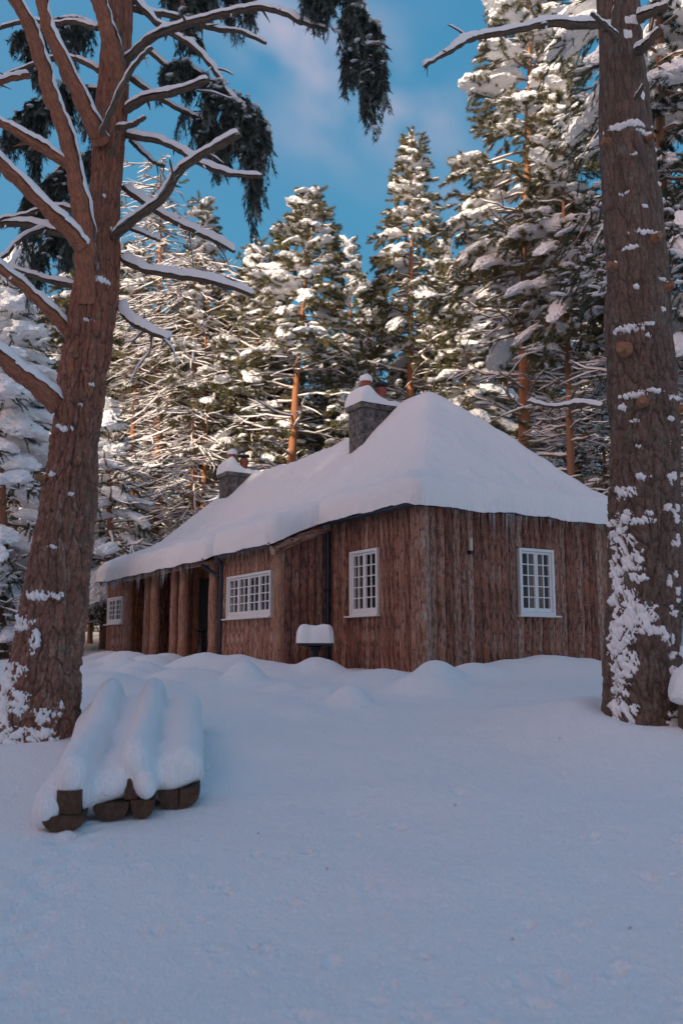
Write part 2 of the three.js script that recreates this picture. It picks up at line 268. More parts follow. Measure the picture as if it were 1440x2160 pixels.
// underside of the snow
const eaveA = (b) => b < B1 - 0.12 ? -0.2 : b < B2 + 0.02 ? -1.13 : b < 11.55 ? -1.32 : -1.12;
function roofY(a, b) {
  const big = 1 - smooth(b, 3.0, 4.1);
  const near = 2.61 + (a > 0 ? 0.95 : 0.43) * a, nearBig = 2.58 + (a > 0 ? 1.17 : 0.5) * a;
  const nr = lerp(near, Math.max(near, nearBig), big), far = 2.61 + lerp(0.95, 1.17, big) * (W - a), e0 = 2.58 + (b > 0 ? 0.98 : 0.5) * b, e1 = 2.2 + 1.05 * (12.95 - b);
  return smin(smin(nr, far, 0.1), smin(e0, e1, 0.05), 0.08);
}
{
  // the snow on the roof: one deep blanket with rounded edges, sagging over the eaves
  const as = [], bs = [];
  const dense = (l, v, s, out = [0, 0.006, 0.02, 0.045, 0.08, 0.125, 0.18]) => out.forEach((d) => l.push(v + s * d));
  dense(as, -1.49, 1); dense(as, -1.3, 1); dense(as, -0.36, 1); dense(as, W + 0.37, -1);
  for (let a = -1.2; a < W + 0.2; a += 0.055) as.push(a);
  dense(bs, -0.37, 1); dense(bs, B1 - 0.22, 1); dense(bs, B2 + 0.0, 1); dense(bs, 11.62, -1); dense(bs, 13.08, -1);
  for (let b = -0.2; b < 12.95; b += 0.06) bs.push(b);
  const tidy = (l) => { l.sort((p, q) => p - q); return l.filter((v, k) => k === 0 || v - l[k - 1] > 0.002); };
  const A = tidy(as), B = tidy(bs);
  const rects = [[-0.36, W + 0.37, -0.37, 13.08], [-1.3, W + 0.37, B1 - 0.22, 13.08], [-1.49, W + 0.37, B2, 11.62]];
  const inside = (a, b) => rects.some(([a0, a1, b0, b1]) => a >= a0 - 1e-6 && a <= a1 + 1e-6 && b >= b0 - 1e-6 && b <= b1 + 1e-6);
  const depth = (a, b) => Math.max(0, ...rects.map(([a0, a1, b0, b1]) => { const p = Math.min(a - a0, a1 - a), q = Math.min(b - b0, b1 - b); if (p < 0 || q < 0) return -1; const R = 0.24; const u = Math.max(0, R - p), v = Math.max(0, R - q); return R - Math.hypot(u, v); }));
  const soft = (a, b) => { let s = 0, n = 0; for (let i = -2; i <= 2; i++) for (let j = -2; j <= 2; j++) { s += roofY(clamp(a + i * 0.09, -1.45, W + 0.35), clamp(b + j * 0.09, -0.3, 13.05)); n++; } return s / n; };
  const sag = (a, b) => { const d = Math.max(0, depth(a, b)); return (0.018 + 0.045 * N3(a * 1.4, b * 1.4, 4) + 0.014 * N3(a * 9, b * 9, 6)) * Math.max(0, 1 - d / 0.13); };
  const edgeN = (a, b) => 0.03 * N3(a * 4, b * 4, 3) + 0.012 * N3(a * 14, b * 14, 8);
  const top = (a, b) => {
    const d = clamp(depth(a, b) / 0.24, 0, 1), round = Math.pow(1 - Math.pow(1 - d, 3), 0.36);
    const T = 0.40 + 0.08 * N3(a * 0.8, b * 0.6, 1.1) + 0.035 * N3(a * 2.0, b * 1.8, 7.7) + 0.008 * N3(a * 7, b * 7, 2.7);
    return lerp(roofY(a, b), soft(a, b), d) + 0.012 - sag(a, b) + T * round + edgeN(a, b) * Math.min(1, d * 8);
  };
  const g = new Geo(), nx = A.length - 1, ny = B.length - 1;
  const wob = (a, b) => { const d = depth(a, b); const k = Math.max(0, 1 - d / 0.2) * (d > 0 ? 1 : 0.2); return [0.03 * k * N3(b * 3.3, a * 3.3, 2), 0.03 * k * N3(a * 3.3, b * 3.3, 5)]; };
  g.grid(nx, ny, (i, j) => { const a = A[i], b = B[j], w = wob(a, b); return [a + w[0], top(a, b), -(b + w[1]), a, b]; }, (i, j) => inside((A[i] + A[i + 1]) / 2, (B[j] + B[j + 1]) / 2));
  g.grid(nx, ny, (i, j) => { const a = A[i], b = B[j], w = wob(a, b); return [a + w[0], roofY(a, b) + 0.008 - sag(a, b), -(b + w[1]), a, b]; }, (i, j) => inside((A[i] + A[i + 1]) / 2, (B[j] + B[j + 1]) / 2));
  part('roof_snow', g.build(), M.snow, cabin, 'deep smooth blanket of snow on the roof');
  // the roof itself under it
  const lines = (lo, hi, st, extra) => { const l = [lo, hi, ...extra]; for (let v = lo; v < hi; v += st) l.push(v); return tidy(l); };
  const RA = lines(-1.36, W + 0.24, 0.16, [-1.17, -0.23]), RB = lines(-0.24, 13.0, 0.2, [B1 - 0.14, B2 + 0.07, 11.55]);
  const rr = [[-0.23, W + 0.24, -0.24, 13.0], [-1.17, W + 0.24, B1 - 0.14, 13.0], [-1.36, W + 0.24, B2 + 0.07, 11.55]], ins = (a, b) => rr.some(([a0, a1, b0, b1]) => a > a0 && a < a1 && b > b0 && b < b1);
  const h = new Geo(), kk = (i, j) => ins((RA[i] + RA[i + 1]) / 2, (RB[j] + RB[j + 1]) / 2);
  for (const dy of [-0.01, -0.06]) h.grid(RA.length - 1, RB.length - 1, (i, j) => [RA[i], roofY(RA[i], RB[j]) + dy, -RB[j], RA[i], RB[j]], kk);
  part('roof', h.build(), M.innerWood, cabin);
}
// bark slabs: split logs set upright, a few shared shapes
const slabGeo = new Map();
function slab(w, len, depth, variant) {
  const L = Math.max(0.08, Math.round(len * 20) / 20), key = [Math.round(w * 100), L, Math.round(depth * 100), variant].join();
  if (!slabGeo.has(key)) {
    const n = Math.max(2, Math.ceil(L / 0.16)), m = 8, g = new Geo(), s = variant * 13.7;
    g.grid(m, n, (i, j) => { const th = Math.PI * i / m, y = L * j / n, k = 1 + 0.16 * N3(Math.cos(th) * 1.5 + s, y * 2.1, s) + 0.1 * N3(Math.cos(th) * 5 + s, y * 7, 3 + s), x = -Math.cos(th) * w * 0.51 + 0.006 * N3(s, y * 1.7, 9); return [x, y, Math.pow(Math.sin(th), 0.7) * depth * k, x + variant * 0.137, y + variant * 0.31]; });
    slabGeo.set(key, g.build());
  }
  return slabGeo.get(key);
}
// a wall from p to q (a, b), facing n; top(s) its height; holes as [s0, s1, y0, y1]; inside it a board wall with the same openings
function wall(p, q, n, top, holes, mats, width, depth, seed, parent = cabin) {
  const r = rng(seed), len = Math.hypot(q[0] - p[0], q[1] - p[1]), d = [(q[0] - p[0]) / len, (q[1] - p[1]) / len];
  const group = new THREE.Group(); group.name = 'wall'; parent.add(group);
  const place = (s, y, off, m) => { m.position.set(p[0] + d[0] * s + n[0] * off, y, -(p[1] + d[1] * s + n[1] * off)); m.rotation.y = Math.atan2(n[0], -n[1]); };
  let s = 0; const count = Math.round(len / width), ws = Array.from({ length: count }, () => 0.8 + 0.4 * r()), sum = ws.reduce((x, y) => x + y, 0);
  for (let k = 0; k < count; k++) {
    const w = ws[k] / sum * len, c = s + w / 2, runs = [[-0.35, top(c) - 0.02 * r()]]; s += w;
    for (const h of holes) if (c > h[0] - w * 0.32 && c < h[1] + w * 0.32) { const [y0, y1] = runs.pop(); runs.push([y0, h[2]]); runs.push([h[3], y1]); }
    const v = Math.floor(r() * 7), material = mats[Math.floor(r() * mats.length)], dp = depth * (0.75 + 0.5 * r());
    for (const [y0, y1] of runs) if (y1 - y0 > 0.1) place(c, y0, 0.001, part('bark_slab', slab(w, y1 - y0, dp, v), material, group));
  }
  const sh = new THREE.Shape(); sh.moveTo(0, -0.5); sh.lineTo(len, -0.5); sh.lineTo(len, top(len)); sh.lineTo(0, top(0)); sh.closePath();
  for (const h of holes) { const o = new THREE.Path(); o.moveTo(h[0], h[2]); o.lineTo(h[0], h[3]); o.lineTo(h[1], h[3]); o.lineTo(h[1], h[2]); o.closePath(); sh.holes.push(o); }
  const g = new THREE.ExtrudeGeometry(sh, { depth: 0.1, bevelEnabled: false });
  const m = part('wall_boards', g, M.innerWood, group), turn = Math.atan2(-(q[1] - p[1]), q[0] - p[0]);   // shape x runs from p to q
  m.rotation.y = Math.atan2(d[1], d[0]); m.position.set(p[0], 0, -p[1]);
  const side = V3(0, 0, 1).applyAxisAngle(V3(0, 1, 0), m.rotation.y), out = side.x * n[0] + side.z * -n[1];
  if (out > 0) { m.position.x -= n[0] * 0.1; m.position.z += n[1] * 0.1; }
  return group;
}
// a white casement window: frame, casements, glazing bars, sill and panes
function casement(name, o, n, s0, s1, y0, y1, units, cols, rows, along, label) {
  const g = new THREE.Group(); g.name = name; if (label) g.userData.label = label; cabin.add(g);
  g.position.set(o[0], 0, -o[1]); g.rotation.y = Math.atan2(n[0], -n[1]);
  const flip = (V3(1, 0, 0).applyAxisAngle(V3(0, 1, 0), g.rotation.y)); const sg = Math.sign(flip.x * along[0] - flip.z * along[1]);
  const X = (s) => s * sg, c = X((s0 + s1) / 2), w = s1 - s0, h = y1 - y0, f = 0.05;
  const bars = [bevelBox(f, h, 0.13, c - w / 2 + f / 2, (y0 + y1) / 2, 0.0), bevelBox(f, h, 0.13, c + w / 2 - f / 2, (y0 + y1) / 2, 0.0), bevelBox(w - 2 * f, f, 0.126, c, y1 - f / 2, 0.0), bevelBox(w - 2 * f, f, 0.126, c, y0 + f / 2, 0.0)];
  part('frame', mergeGeometries(bars), M.whitePaint, g);
  part('sill', bevelBox(w + 0.14, 0.028, 0.16, c, y0 - 0.012, 0.05), M.whitePaint, g);
  const iw = (w - 2 * f) / units;
  for (let u = 0; u < units; u++) {
    const x0 = c - w / 2 + f + u * iw, yb = y0 + f, yt = y1 - f, st = 0.036, bot = 0.07, cs = [];
    cs.push(bevelBox(st, yt - yb - 0.004, 0.05, x0 + st / 2 + 0.001, (yt + yb) / 2, 0.012), bevelBox(st, yt - yb - 0.004, 0.05, x0 + iw - st / 2 - 0.001, (yt + yb) / 2, 0.012), bevelBox(iw - 2 * st - 0.002, st, 0.046, x0 + iw / 2, yt - st / 2 - 0.002, 0.012), bevelBox(iw - 2 * st - 0.002, bot, 0.046, x0 + iw / 2, yb + bot / 2 + 0.002, 0.012));
    part('casement', mergeGeometries(cs), M.whitePaint, g);
    const gx0 = x0 + st, gx1 = x0 + iw - st, gy0 = yb + bot, gy1 = yt - st, pw = (gx1 - gx0) / cols, ph = (gy1 - gy0) / rows, bs = [];
    for (let k = 1; k < cols; k++) bs.push(bevelBox(0.02, gy1 - gy0, 0.03, gx0 + k * pw, (gy0 + gy1) / 2, 0.014, 0.004));
    for (let k = 1; k < rows; k++) bs.push(bevelBox(gx1 - gx0, 0.018, 0.026, (gx0 + gx1) / 2, gy0 + k * ph, 0.014, 0.004));
    part('glazing_bars', mergeGeometries(bs), M.whitePaint, g);
    for (let i = 0; i < cols; i++) for (let j = 0; j < rows; j++) { const p = part('pane', new THREE.PlaneGeometry(pw - 0.004, ph - 0.004), M.glass, g); p.position.set(gx0 + (i + 0.5) * pw, gy0 + (j + 0.5) * ph, 0.004); p.rotation.y = (hash2(i, j, u + 3) - 0.5) * 0.012; p.rotation.x = (hash2(i, j, u + 9) - 0.5) * 0.012; }
  }
  return g;
}
const eave = (axis) => axis;
{
  // windows as seen on each wall
  const wr = [hit(1090, 1228, 'b', 0).a, hit(1165, 1230, 'b', 0).a, hit(1127, 1300, 'b', 0).y, hit(1127, 1157, 'b', 0).y];
  const wl = [hit(802, 1228, 'a', 0).b, hit(742, 1230, 'a', 0).b, hit(770, 1300, 'a', 0).y, hit(770, 1159, 'a', 0).y];
  const wm = [hit(577, 1255, 'a', A0).b, hit(483, 1260, 'a', A0).b, hit(528, 1304, 'a', A0).y, hit(528, 1209, 'a', A0).y];
  const we = [hit(262, 1285, 'a', A0).b, hit(231, 1288, 'a', A0).b, hit(246, 1317, 'a', A0).y, hit(246, 1259, 'a', A0).y];
  const in_ = (w) => [w[0] + 0.01, w[1] - 0.01, w[2] + 0.01, w[3] - 0.01];
  wall([0, 0], [W, 0], [0, -1], () => 2.54, [wr], [M.slab, M.slabGrey, M.slabDark], 0.142, 0.06, 11);
  wall([0, 0], [0, B1], [-1, 0], () => 2.56, [wl], [M.slab, M.slabGrey, M.slabDark], 0.15, 0.05, 12);
  wall([A0, B1], [0, B1], [0, -1], (s) => 2.14 + 0.43 * s, [], [M.slab, M.slabDark], 0.163, 0.085, 13);
  wall([A0, B1], [A0, B2], [-1, 0], () => 2.1, [[wm[0] - B1, wm[1] - B1, wm[2], wm[3]]], [M.slabGrey], 0.2, 0.04, 14);
  wall([AB, B2], [AB, B3], [-1, 0], () => 2.6, [], [M.porchWall, M.porchWall, M.slab], 0.16, 0.045, 15);
  wall([A0, B3], [AB, B3], [0, -1], () => 2.2, [], [M.porchWall, M.slab], 0.15, 0.05, 16);
  wall([A0, B3], [A0, B4], [-1, 0], () => 2.1, [[we[0] - B3, we[1] - B3, we[2], we[3]]], [M.slab, M.slabGrey], 0.14, 0.03, 17);
  wall([A0, B2], [AB, B2], [0, 1], () => 2.2, [], [M.slab], 0.2, 0.04, 18);
  wall([W, 0], [W, B4], [1, 0], () => 2.5, [], [M.slab], 0.3, 0.05, 19);
  wall([A0, B4], [W, B4], [0, 1], () => 2.1, [], [M.slab], 0.3, 0.05, 20);
  casement('window', [0, 0], [0, -1], ...in_(wr), 2, 2, 5, [1, 0], 'tall white window with a parted curtain on the right-hand wall');
  casement('window', [0, 0], [-1, 0], ...in_(wl), 2, 2, 5, [0, 1], 'tall white window beside the cabin corner');
  casement('window', [A0, 0], [-1, 0], ...in_(wm), 4, 2, 4, [0, 1], 'wide white four-light window between porch and corner post');
  casement('window', [A0, 0], [-1, 0], ...in_(we), 2, 2, 4, [0, 1], 'small white window at the far end of the cabin');
  // curtains behind the panes, a floor so that no sky shows
  const drape = (name, p, q, y0, y1, folds) => { const g = new Geo(); g.grid(40, 4, (i, j) => { const t = i / 40, k = 0.03 * Math.sin(t * folds * 6.283 + 0.3 * j) * (1.15 - 0.1 * j); const dx = q[0] - p[0], db = q[1] - p[1], L = Math.hypot(dx, db); return [p[0] + dx * t + db / L * k, lerp(y0, y1, j / 4), -(p[1] + db * t - dx / L * k), t, j / 4]; }); part(name, g.build(), M.curtain, cabin); };
  drape('curtain', [wr[1] - 0.34, 0.2], [wr[1] - 0.02, 0.2], wr[2] - 0.1, wr[3] + 0.1, 4);
  drape('curtain', [0.2, wl[1] - 0.14], [0.2, wl[1] + 0.1], wl[2] - 0.1, wl[3] + 0.1, 4);
  drape('curtain', [A0 + 0.2, wm[1] - 0.28], [A0 + 0.2, wm[1] + 0.05], wm[2] - 0.1, wm[3] + 0.1, 4);
  part('floor', bevelBox(4.7, 0.1, 12.3, 1.5, -0.2, -6.25), M.innerWood, cabin);
  part('inner_partition', bevelBox(3.8, 2.9, 0.1, 2.0, 1.0, -4.7), M.innerWood, cabin);
}
// round posts
function post(a, b, y0, y1, r, seed, name = 'post', material = M.post, lean = 0) {
  const n = 26, pts = [], rad = []; for (let k = 0; k <= n; k++) { const t = k / n; pts.push(V3(a + lean * t + 0.012 * N3(t * 2, seed, 1), lerp(y0, y1, t), -b + 0.012 * N3(t * 2, seed, 4))); rad.push(r * (1.06 - 0.1 * t + 0.05 * N3(t * 7, seed * 3.1, 2))); }
  return part(name, new Geo().tube(pts, rad, 18, 0.1, true, seed).build(), material, cabin);
}
post(-0.035, -0.035, -0.35, 2.5, 0.15, 1, 'corner_post', M.slabGrey);
post(A0, B1 + 0.02, -0.35, 2.05, 0.115, 2, 'corner_post', M.post);
post(A0, B2 - 0.02, -0.3, 2.0, 0.09, 12, 'corner_post', M.slabGrey);
{
  const spots = [[450, 0.115, 0], [386, 0.115, 0], [366, 0.1, 0.02], [325, 0.115, 0], [309, 0.1, 0.02], [268, 0.12, 0]];
  spots.forEach(([px, r, d], k) => { const q = hit(px, 1390, 'a', -1.06 + d); post(-1.06 + d, q.b, -0.3, 2.0, r, 20 + k, 'post', M.post); });
  const beam = (a, y, b0, b1, r, seed, name) => { const pts = [], rad = []; for (let k = 0; k <= 40; k++) { const t = k / 40; pts.push(V3(a + 0.008 * N3(t * 9, seed, 0), y + 0.01 * N3(t * 8, seed, 5), -lerp(b0, b1, t))); rad.push(r * (1 + 0.06 * N3(t * 14, seed, 8))); } part(name, new Geo().tube(pts, rad, 12, 0.1, true, seed).build(), M.post, cabin); };
  beam(-1.06, 2.02, B2 + 0.1, 11.5, 0.07, 31, 'porch_beam');
  // the log along the raking edge above the return wall
  const rk = new Geo(), pts = [], rad = []; for (let k = 0; k <= 24; k++) { const t = k / 24, a = lerp(-1.2, -0.06, t); pts.push(V3(a, 2.61 + 0.43 * a - 0.15 + 0.01 * N3(t * 5, 2, 2), -(B1 - 0.1))); rad.push(0.088 * (1 + 0.1 * N3(t * 6, 5, 5))); }
  part('rake_log', rk.tube(pts, rad, 14, 0.12, true, 5).build(), M.slabGrey, cabin);
}
// sawn branch stubs left on the logs
for (const [px, py, ax, v, d] of [[1126, 1142, 'b', 0, 0.06], [1110, 1108, 'b', 0, 0.06], [1222, 1108, 'b', 0, 0.06], [1250, 1300, 'b', 0, 0.06], [1220, 1313, 'b', 0, 0.06], [622, 1202, 'b', B1, 0.09], [667, 1220, 'b', B1, 0.09], [703, 1162, 'a', 0, 0.06]]) {
  const q = hit(px, py, ax, v), g = new THREE.CylinderGeometry(0.013, 0.019, 0.05, 9), m = part('branch_stub', g, M.cutWood, cabin); m.rotation.x = ax === 'b' ? 1.45 : 0; m.rotation.z = ax === 'a' ? 1.45 : 0;
  m.position.set(ax === 'b' ? q.a : -d, q.y, ax === 'b' ? -(v - d) : -q.b);
}
// gutters and downpipes
{
  const pipe = (name, pts, r) => part(name, new Geo().tube(pts, pts.map(() => r), 10).build(), M.gutter, cabin);
  const trough = (name, p, q, y) => { const g = new Geo(), n = 8; const dx = q[0] - p[0], db = q[1] - p[1], L = Math.hypot(dx, db), nx = db / L, nb = -dx / L; for (const rr of [0.055, 0.05]) g.grid(n, 12, (i, j) => { const th = Math.PI * i / n, t = j / 12, s = Math.cos(th) * rr; return [lerp(p[0], q[0], t) + nx * s, y - Math.sin(th) * rr, -(lerp(p[1], q[1], t) + nb * s)]; }); part(name, g.build(), M.gutter, cabin); };
  trough('gutter', [-0.24, -0.27], [W + 0.3, -0.27], 2.45); trough('gutter', [-0.26, -0.25], [-0.26, B1 - 0.2], 2.45);
  trough('gutter', [-1.23, B1 - 0.15], [-1.23, B2 + 0.02], 2.07); trough('gutter', [-1.42, B2 + 0.06], [-1.42, 11.56], 2.0);
  const dp = (a, b, y, out) => pipe('downpipe', [V3(out, y, -b), V3(lerp(out, a, 0.5), y - 0.07, -b), V3(a, y - 0.16, -b), V3(a, y - 0.9, -b), V3(a, -0.25, -b)], 0.042);
  dp(-0.11, B1 - 0.12, 2.45, -0.26); dp(-1.1, B2 + 0.02, 2.03, -1.22);
  pipe('downpipe', [V3(-1.4, 1.9, -(B2 + 0.3)), V3(-1.3, 1.82, -(B2 + 0.28)), V3(-1.12, 1.68, -(B2 + 0.08))], 0.035);
  for (const [a, b, y] of [[-0.11, B1 - 0.12, 1.3], [-1.1, B2 + 0.02, 1.2]]) part('pipe_clip', bevelBox(0.11, 0.03, 0.11, a, y, -b), M.gutter, cabin);
}
// icicles along the eaves
{
  const r = rng(404), ice = [0, 1, 2].map((k) => { const pts = [], rad = []; for (let j = 0; j <= 6; j++) { const t = j / 6; pts.push(V3(0.02 * N3(t * 3, k, 1), -t, 0.02 * N3(t * 3, k, 6))); rad.push((1 - t) * 0.95 * (1 + 0.25 * N3(t * 6, k, 9)) + 0.05); } return new Geo().tube(pts.map((p) => V3(p.x, p.y, p.z)), rad.map((q) => q), 6).build(); });
  const drip = (a, b, y, len, wide) => { const g = part('icicle', ice[Math.floor(r() * 3)], M.ice, cabin); g.position.set(a, y, -b); g.scale.set(wide, len, wide); };
  for (let k = 0; k < 95; k++) { const t = r() * 0.85, c = Math.exp(-(((t - 0.28) / 0.13) ** 2)); drip(0.2 + t * W, -0.335 + 0.02 * r(), 2.44, 0.05 + 0.14 * r() + 0.45 * r() * r() * (0.3 + c), 0.006 + 0.006 * r()); }
  for (let k = 0; k < 14; k++) drip(-0.3, B1 - 0.75 + 0.5 * r(), 2.45, 0.05 + 0.12 * r(), 0.006);
  for (let k = 0; k < 40; k++) drip(-1.26, B1 + 0.1 + (B2 - B1 - 0.1) * r(), 2.04, 0.05 + 0.16 * r() * r(), 0.007);
  for (let k = 0; k < 80; k++) { const t = r(), c = [0.13, 0.36, 0.62, 0.9].reduce((m, q) => Math.max(m, Math.exp(-(((t - q) / 0.05) ** 2))), 0); drip(-1.45, B2 + 0.2 + t * 6.1, 1.97, 0.06 + 0.12 * r() + 0.42 * c * r(), 0.009 + 0.014 * c * r()); }
}
// chimneys of squared stone
function chimney(a0, a1, b0, b1, ytop, label) {
  const g = new THREE.Group(); g.name = 'chimney'; g.userData.label = label; cabin.add(g);
  const r = rng(Math.round(b0 * 31)), w = a1 - a0, d = b1 - b0, ch = 0.27, y0 = ytop - 0.1 - 7 * ch;
  part('core', bevelBox(w - 0.03, 7 * ch + 0.06, d - 0.03, (a0 + a1) / 2, y0 + 3.5 * ch, -(b0 + b1) / 2), M.mortar, g);
  for (let k = 0; k < 7; k++) {
    const y = y0 + (k + 0.5) * ch, cut = k % 2 ? [0.36, 0.68] : [0.3, 0.62, 0.0], xs = [0, ...cut.filter((q) => q > 0.05), 1];
    for (let j = 0; j < xs.length - 1; j++) { const x0 = a0 + w * xs[j], x1 = a0 + w * xs[j + 1], dd = k % 2 && j === 0 ? 0.5 : 0.55; for (const [zb, dp] of [[b0, d * dd], [b0 + d * dd, d * (1 - dd)]]) part('stone', bevelBox(x1 - x0 - 0.012, ch - 0.012, dp - 0.012, (x0 + x1) / 2 + 0.006 * (r() - 0.5), y, -(zb + dp / 2) + 0.008 * (r() - 0.5), 0.014), M.stone, g); }
  }
  part('cope', bevelBox(w + 0.09, 0.1, d + 0.09, (a0 + a1) / 2, ytop - 0.05, -(b0 + b1) / 2, 0.015), M.stone, g);
  const pots = [[a0 + w * 0.28, 0.52, true], [a0 + w * 0.68, 0.44, false]];
  for (const [pa, h, ball] of pots) {
    const pr = [[0.0, 0], [0.125, 0], [0.12, 0.05], [0.1, 0.1], [0.095, h - 0.12], [0.115, h - 0.1], [0.118, h - 0.05], [0.108, h - 0.04], [0.112, h], [0.085, h], [0.08, h - 0.15], [0, h - 0.15]].map(([x, y]) => new THREE.Vector2(x, y));
    const p = part('chimney_pot', new THREE.LatheGeometry(pr, 26), M.terracotta, g); p.position.set(pa, ytop, -(b0 + b1) / 2);
    if (ball) { const s = new THREE.IcosahedronGeometry(0.14, 4), q = s.attributes.position; for (let k = 0; k < q.count; k++) { const x = q.getX(k), y = q.getY(k), z = q.getZ(k), f = 1 + 0.12 * N3(x * 9, y * 9, z * 9); q.setXYZ(k, x * f, y < -0.03 ? -0.03 : y * f * 0.95, z * f); } s.computeVertexNormals(); const m = part('pot_snow', s, M.treeSnow, g); m.position.set(pa, ytop + h + 0.03, -(b0 + b1) / 2); }
    else { const c = part('pot_cowl', new THREE.LatheGeometry([[0, 0.1], [0.13, 0.09], [0.15, 0.06], [0.15, 0.03], [0.12, 0.03], [0, 0.05]].map(([x, y]) => new THREE.Vector2(x, y)), 20), M.gutter, g); c.position.set(pa, ytop + h + 0.02, -(b0 + b1) / 2); const legs = [0, 1, 2, 3].map((q) => new THREE.CylinderGeometry(0.008, 0.008, 0.08, 5).translate(0.09 * Math.cos(q * 1.57), -0.02, 0.09 * Math.sin(q * 1.57))); const l = part('cowl_legs', mergeGeometries(legs), M.gutter, g); l.position.copy(c.position); l.position.y += 0.05; }
  }
  const sn = new Geo(), nx = 30, ny = 20; // a cushion of snow on the cope, heaped at the near pot
  for (const lid of [1, 0]) sn.grid(nx, ny, (i, j) => { const e = (t) => 0.5 - 0.5 * Math.cos(Math.PI * t), u = e(i / nx), v = e(j / ny), x = a0 - 0.06 + (w + 0.12) * u, z = b0 - 0.06 + (d + 0.12) * v; const ed = Math.min(u, 1 - u) * (w + 0.12), ev = Math.min(v, 1 - v) * (d + 0.12), q = clamp(Math.min(ed, ev) / 0.1, 0, 1), rd = Math.pow(1 - (1 - q) ** 2.4, 0.45), hgt = (0.13 + 0.26 * Math.exp(-(((u - 0.2) / 0.2) ** 2)) + 0.05 * N3(x * 5, z * 5, b0)) * rd; return [x + 0.015 * N3(x * 8, z * 8, 3), ytop + 0.003 + (lid ? hgt : -0.045 * (1 - q) * (0.6 + N3(x * 9, z * 9, 1))), -z + 0.015 * N3(x * 8, z * 8, 7), x, z]; });
  part('cope_snow', sn.build(), M.treeSnow, g);
}
chimney(1.17, 2.07, 3.51, 4.05, 5.1, 'nearer stone chimney with two clay pots and heaped snow');
chimney(1.17, 2.02, 10.0, 10.56, 4.8, 'farther stone chimney with two clay pots');
// porch: floor, door, lamp bracket
{
  part('porch_floor', bevelBox(AB + 1.1, 0.12, B3 - B2 - 0.1, (AB - 1.1) / 2 - 0.02, 0.0, -(B2 + B3) / 2, 0.01), M.floor, cabin);
  const d = hit(437, 1300, 'a', AB - 0.06); const g = new THREE.Group(); g.name = 'porch_door'; g.userData.label = 'dark painted door at the back of the porch'; cabin.add(g);
  part('door_leaf', bevelBox(0.05, 1.92, 0.78, AB - 0.09, 1.02, -(d.b)), M.door, g); for (const s of [-1, 1]) part('door_frame', bevelBox(0.09, 2.0, 0.07, AB - 0.08, 1.04, -(d.b + s * 0.44)), s > 0 ? M.slabGrey : M.innerWood, g);
  part('door_handle', new THREE.SphereGeometry(0.03, 12, 8).translate(AB - 0.14, 1.0, -(d.b - 0.3)), M.iron, g);
  const q = hit(992, 1148, 'b', -0.1), l = new THREE.Group(); l.name = 'wall_lamp'; l.userData.label = 'small unlit lamp under the eave of the right-hand wall'; cabin.add(l);
  part('lamp_glass', new THREE.LatheGeometry([[0, -0.11], [0.02, -0.108], [0.034, -0.09], [0.036, 0.07], [0.028, 0.1], [0, 0.11]].map(([x, y]) => new THREE.Vector2(x, y)), 16).translate(q.a, q.y, 0.1), mat(0.6, 0.52, 0.4, 0.3), l);
  part('lamp_base', bevelBox(0.06, 0.05, 0.11, q.a, q.y - 0.13, 0.075), M.iron, l);
}
// ---------------------------------------------------------------- things round the cabin
const houseToWorld = (a, b, y) => V3(HC.x + Rv.x * a + Lv.x * b, y, HC.z + Rv.z * a + Lv.z * b);
function lathe(profile, seg = 28) { return new THREE.LatheGeometry(profile.map(([x, y]) => new THREE.Vector2(x, y)), seg); }
{
  const F = 15.0, p = at(665, 1360, F), gy = ground(p.x, F) - 0.1, top = p.y + 0.02, h = top - gy;
  const t = thing('bird_table', 'black pedestal tray heaped with snow in front of the return wall', 'bird table'); t.position.set(p.x, gy, p.z);
  part('column', lathe([[0, 0], [0.14, 0], [0.14, 0.05], [0.07, 0.1], [0.055, h * 0.5], [0.06, h - 0.14], [0.1, h - 0.1], [0.085, h - 0.07], [0.13, h - 0.04], [0, h - 0.04]]), M.iron, t);
  part('tray', bevelBox(0.56, 0.04, 0.5, 0, h - 0.02, 0, 0.01), M.iron, t);
  const g = new Geo(); for (const s of [1, 0]) g.grid(36, 30, (i, j) => { const e = (q) => 0.5 - 0.5 * Math.cos(Math.PI * q), u = e(i / 36), v = e(j / 30), x = (u - 0.5) * 0.6, z = (v - 0.5) * 0.54, dx = Math.min(u, 1 - u) * 0.6, dz = Math.min(v, 1 - v) * 0.54, k = clamp(Math.min(dx, dz, Math.hypot(Math.min(dx, 0.12), Math.min(dz, 0.12)) - 0.05) / 0.13, 0, 1), r = Math.pow(1 - (1 - k) ** 2.4, 0.4); const bulge = 1 + 0.05 * Math.sin(Math.PI * k); return [x * bulge + 0.02 * N3(x * 6, z * 6, 2), h + 0.004 + (s ? r * (0.3 + 0.03 * N3(x * 5, z * 5, 4) - 0.02 * Math.exp(-((x / 0.1) ** 2))) : 0), z * bulge + 0.02 * N3(x * 6, z * 6, 6), x, z]; });
  part('snow', g.build(), M.treeSnow, t);
}
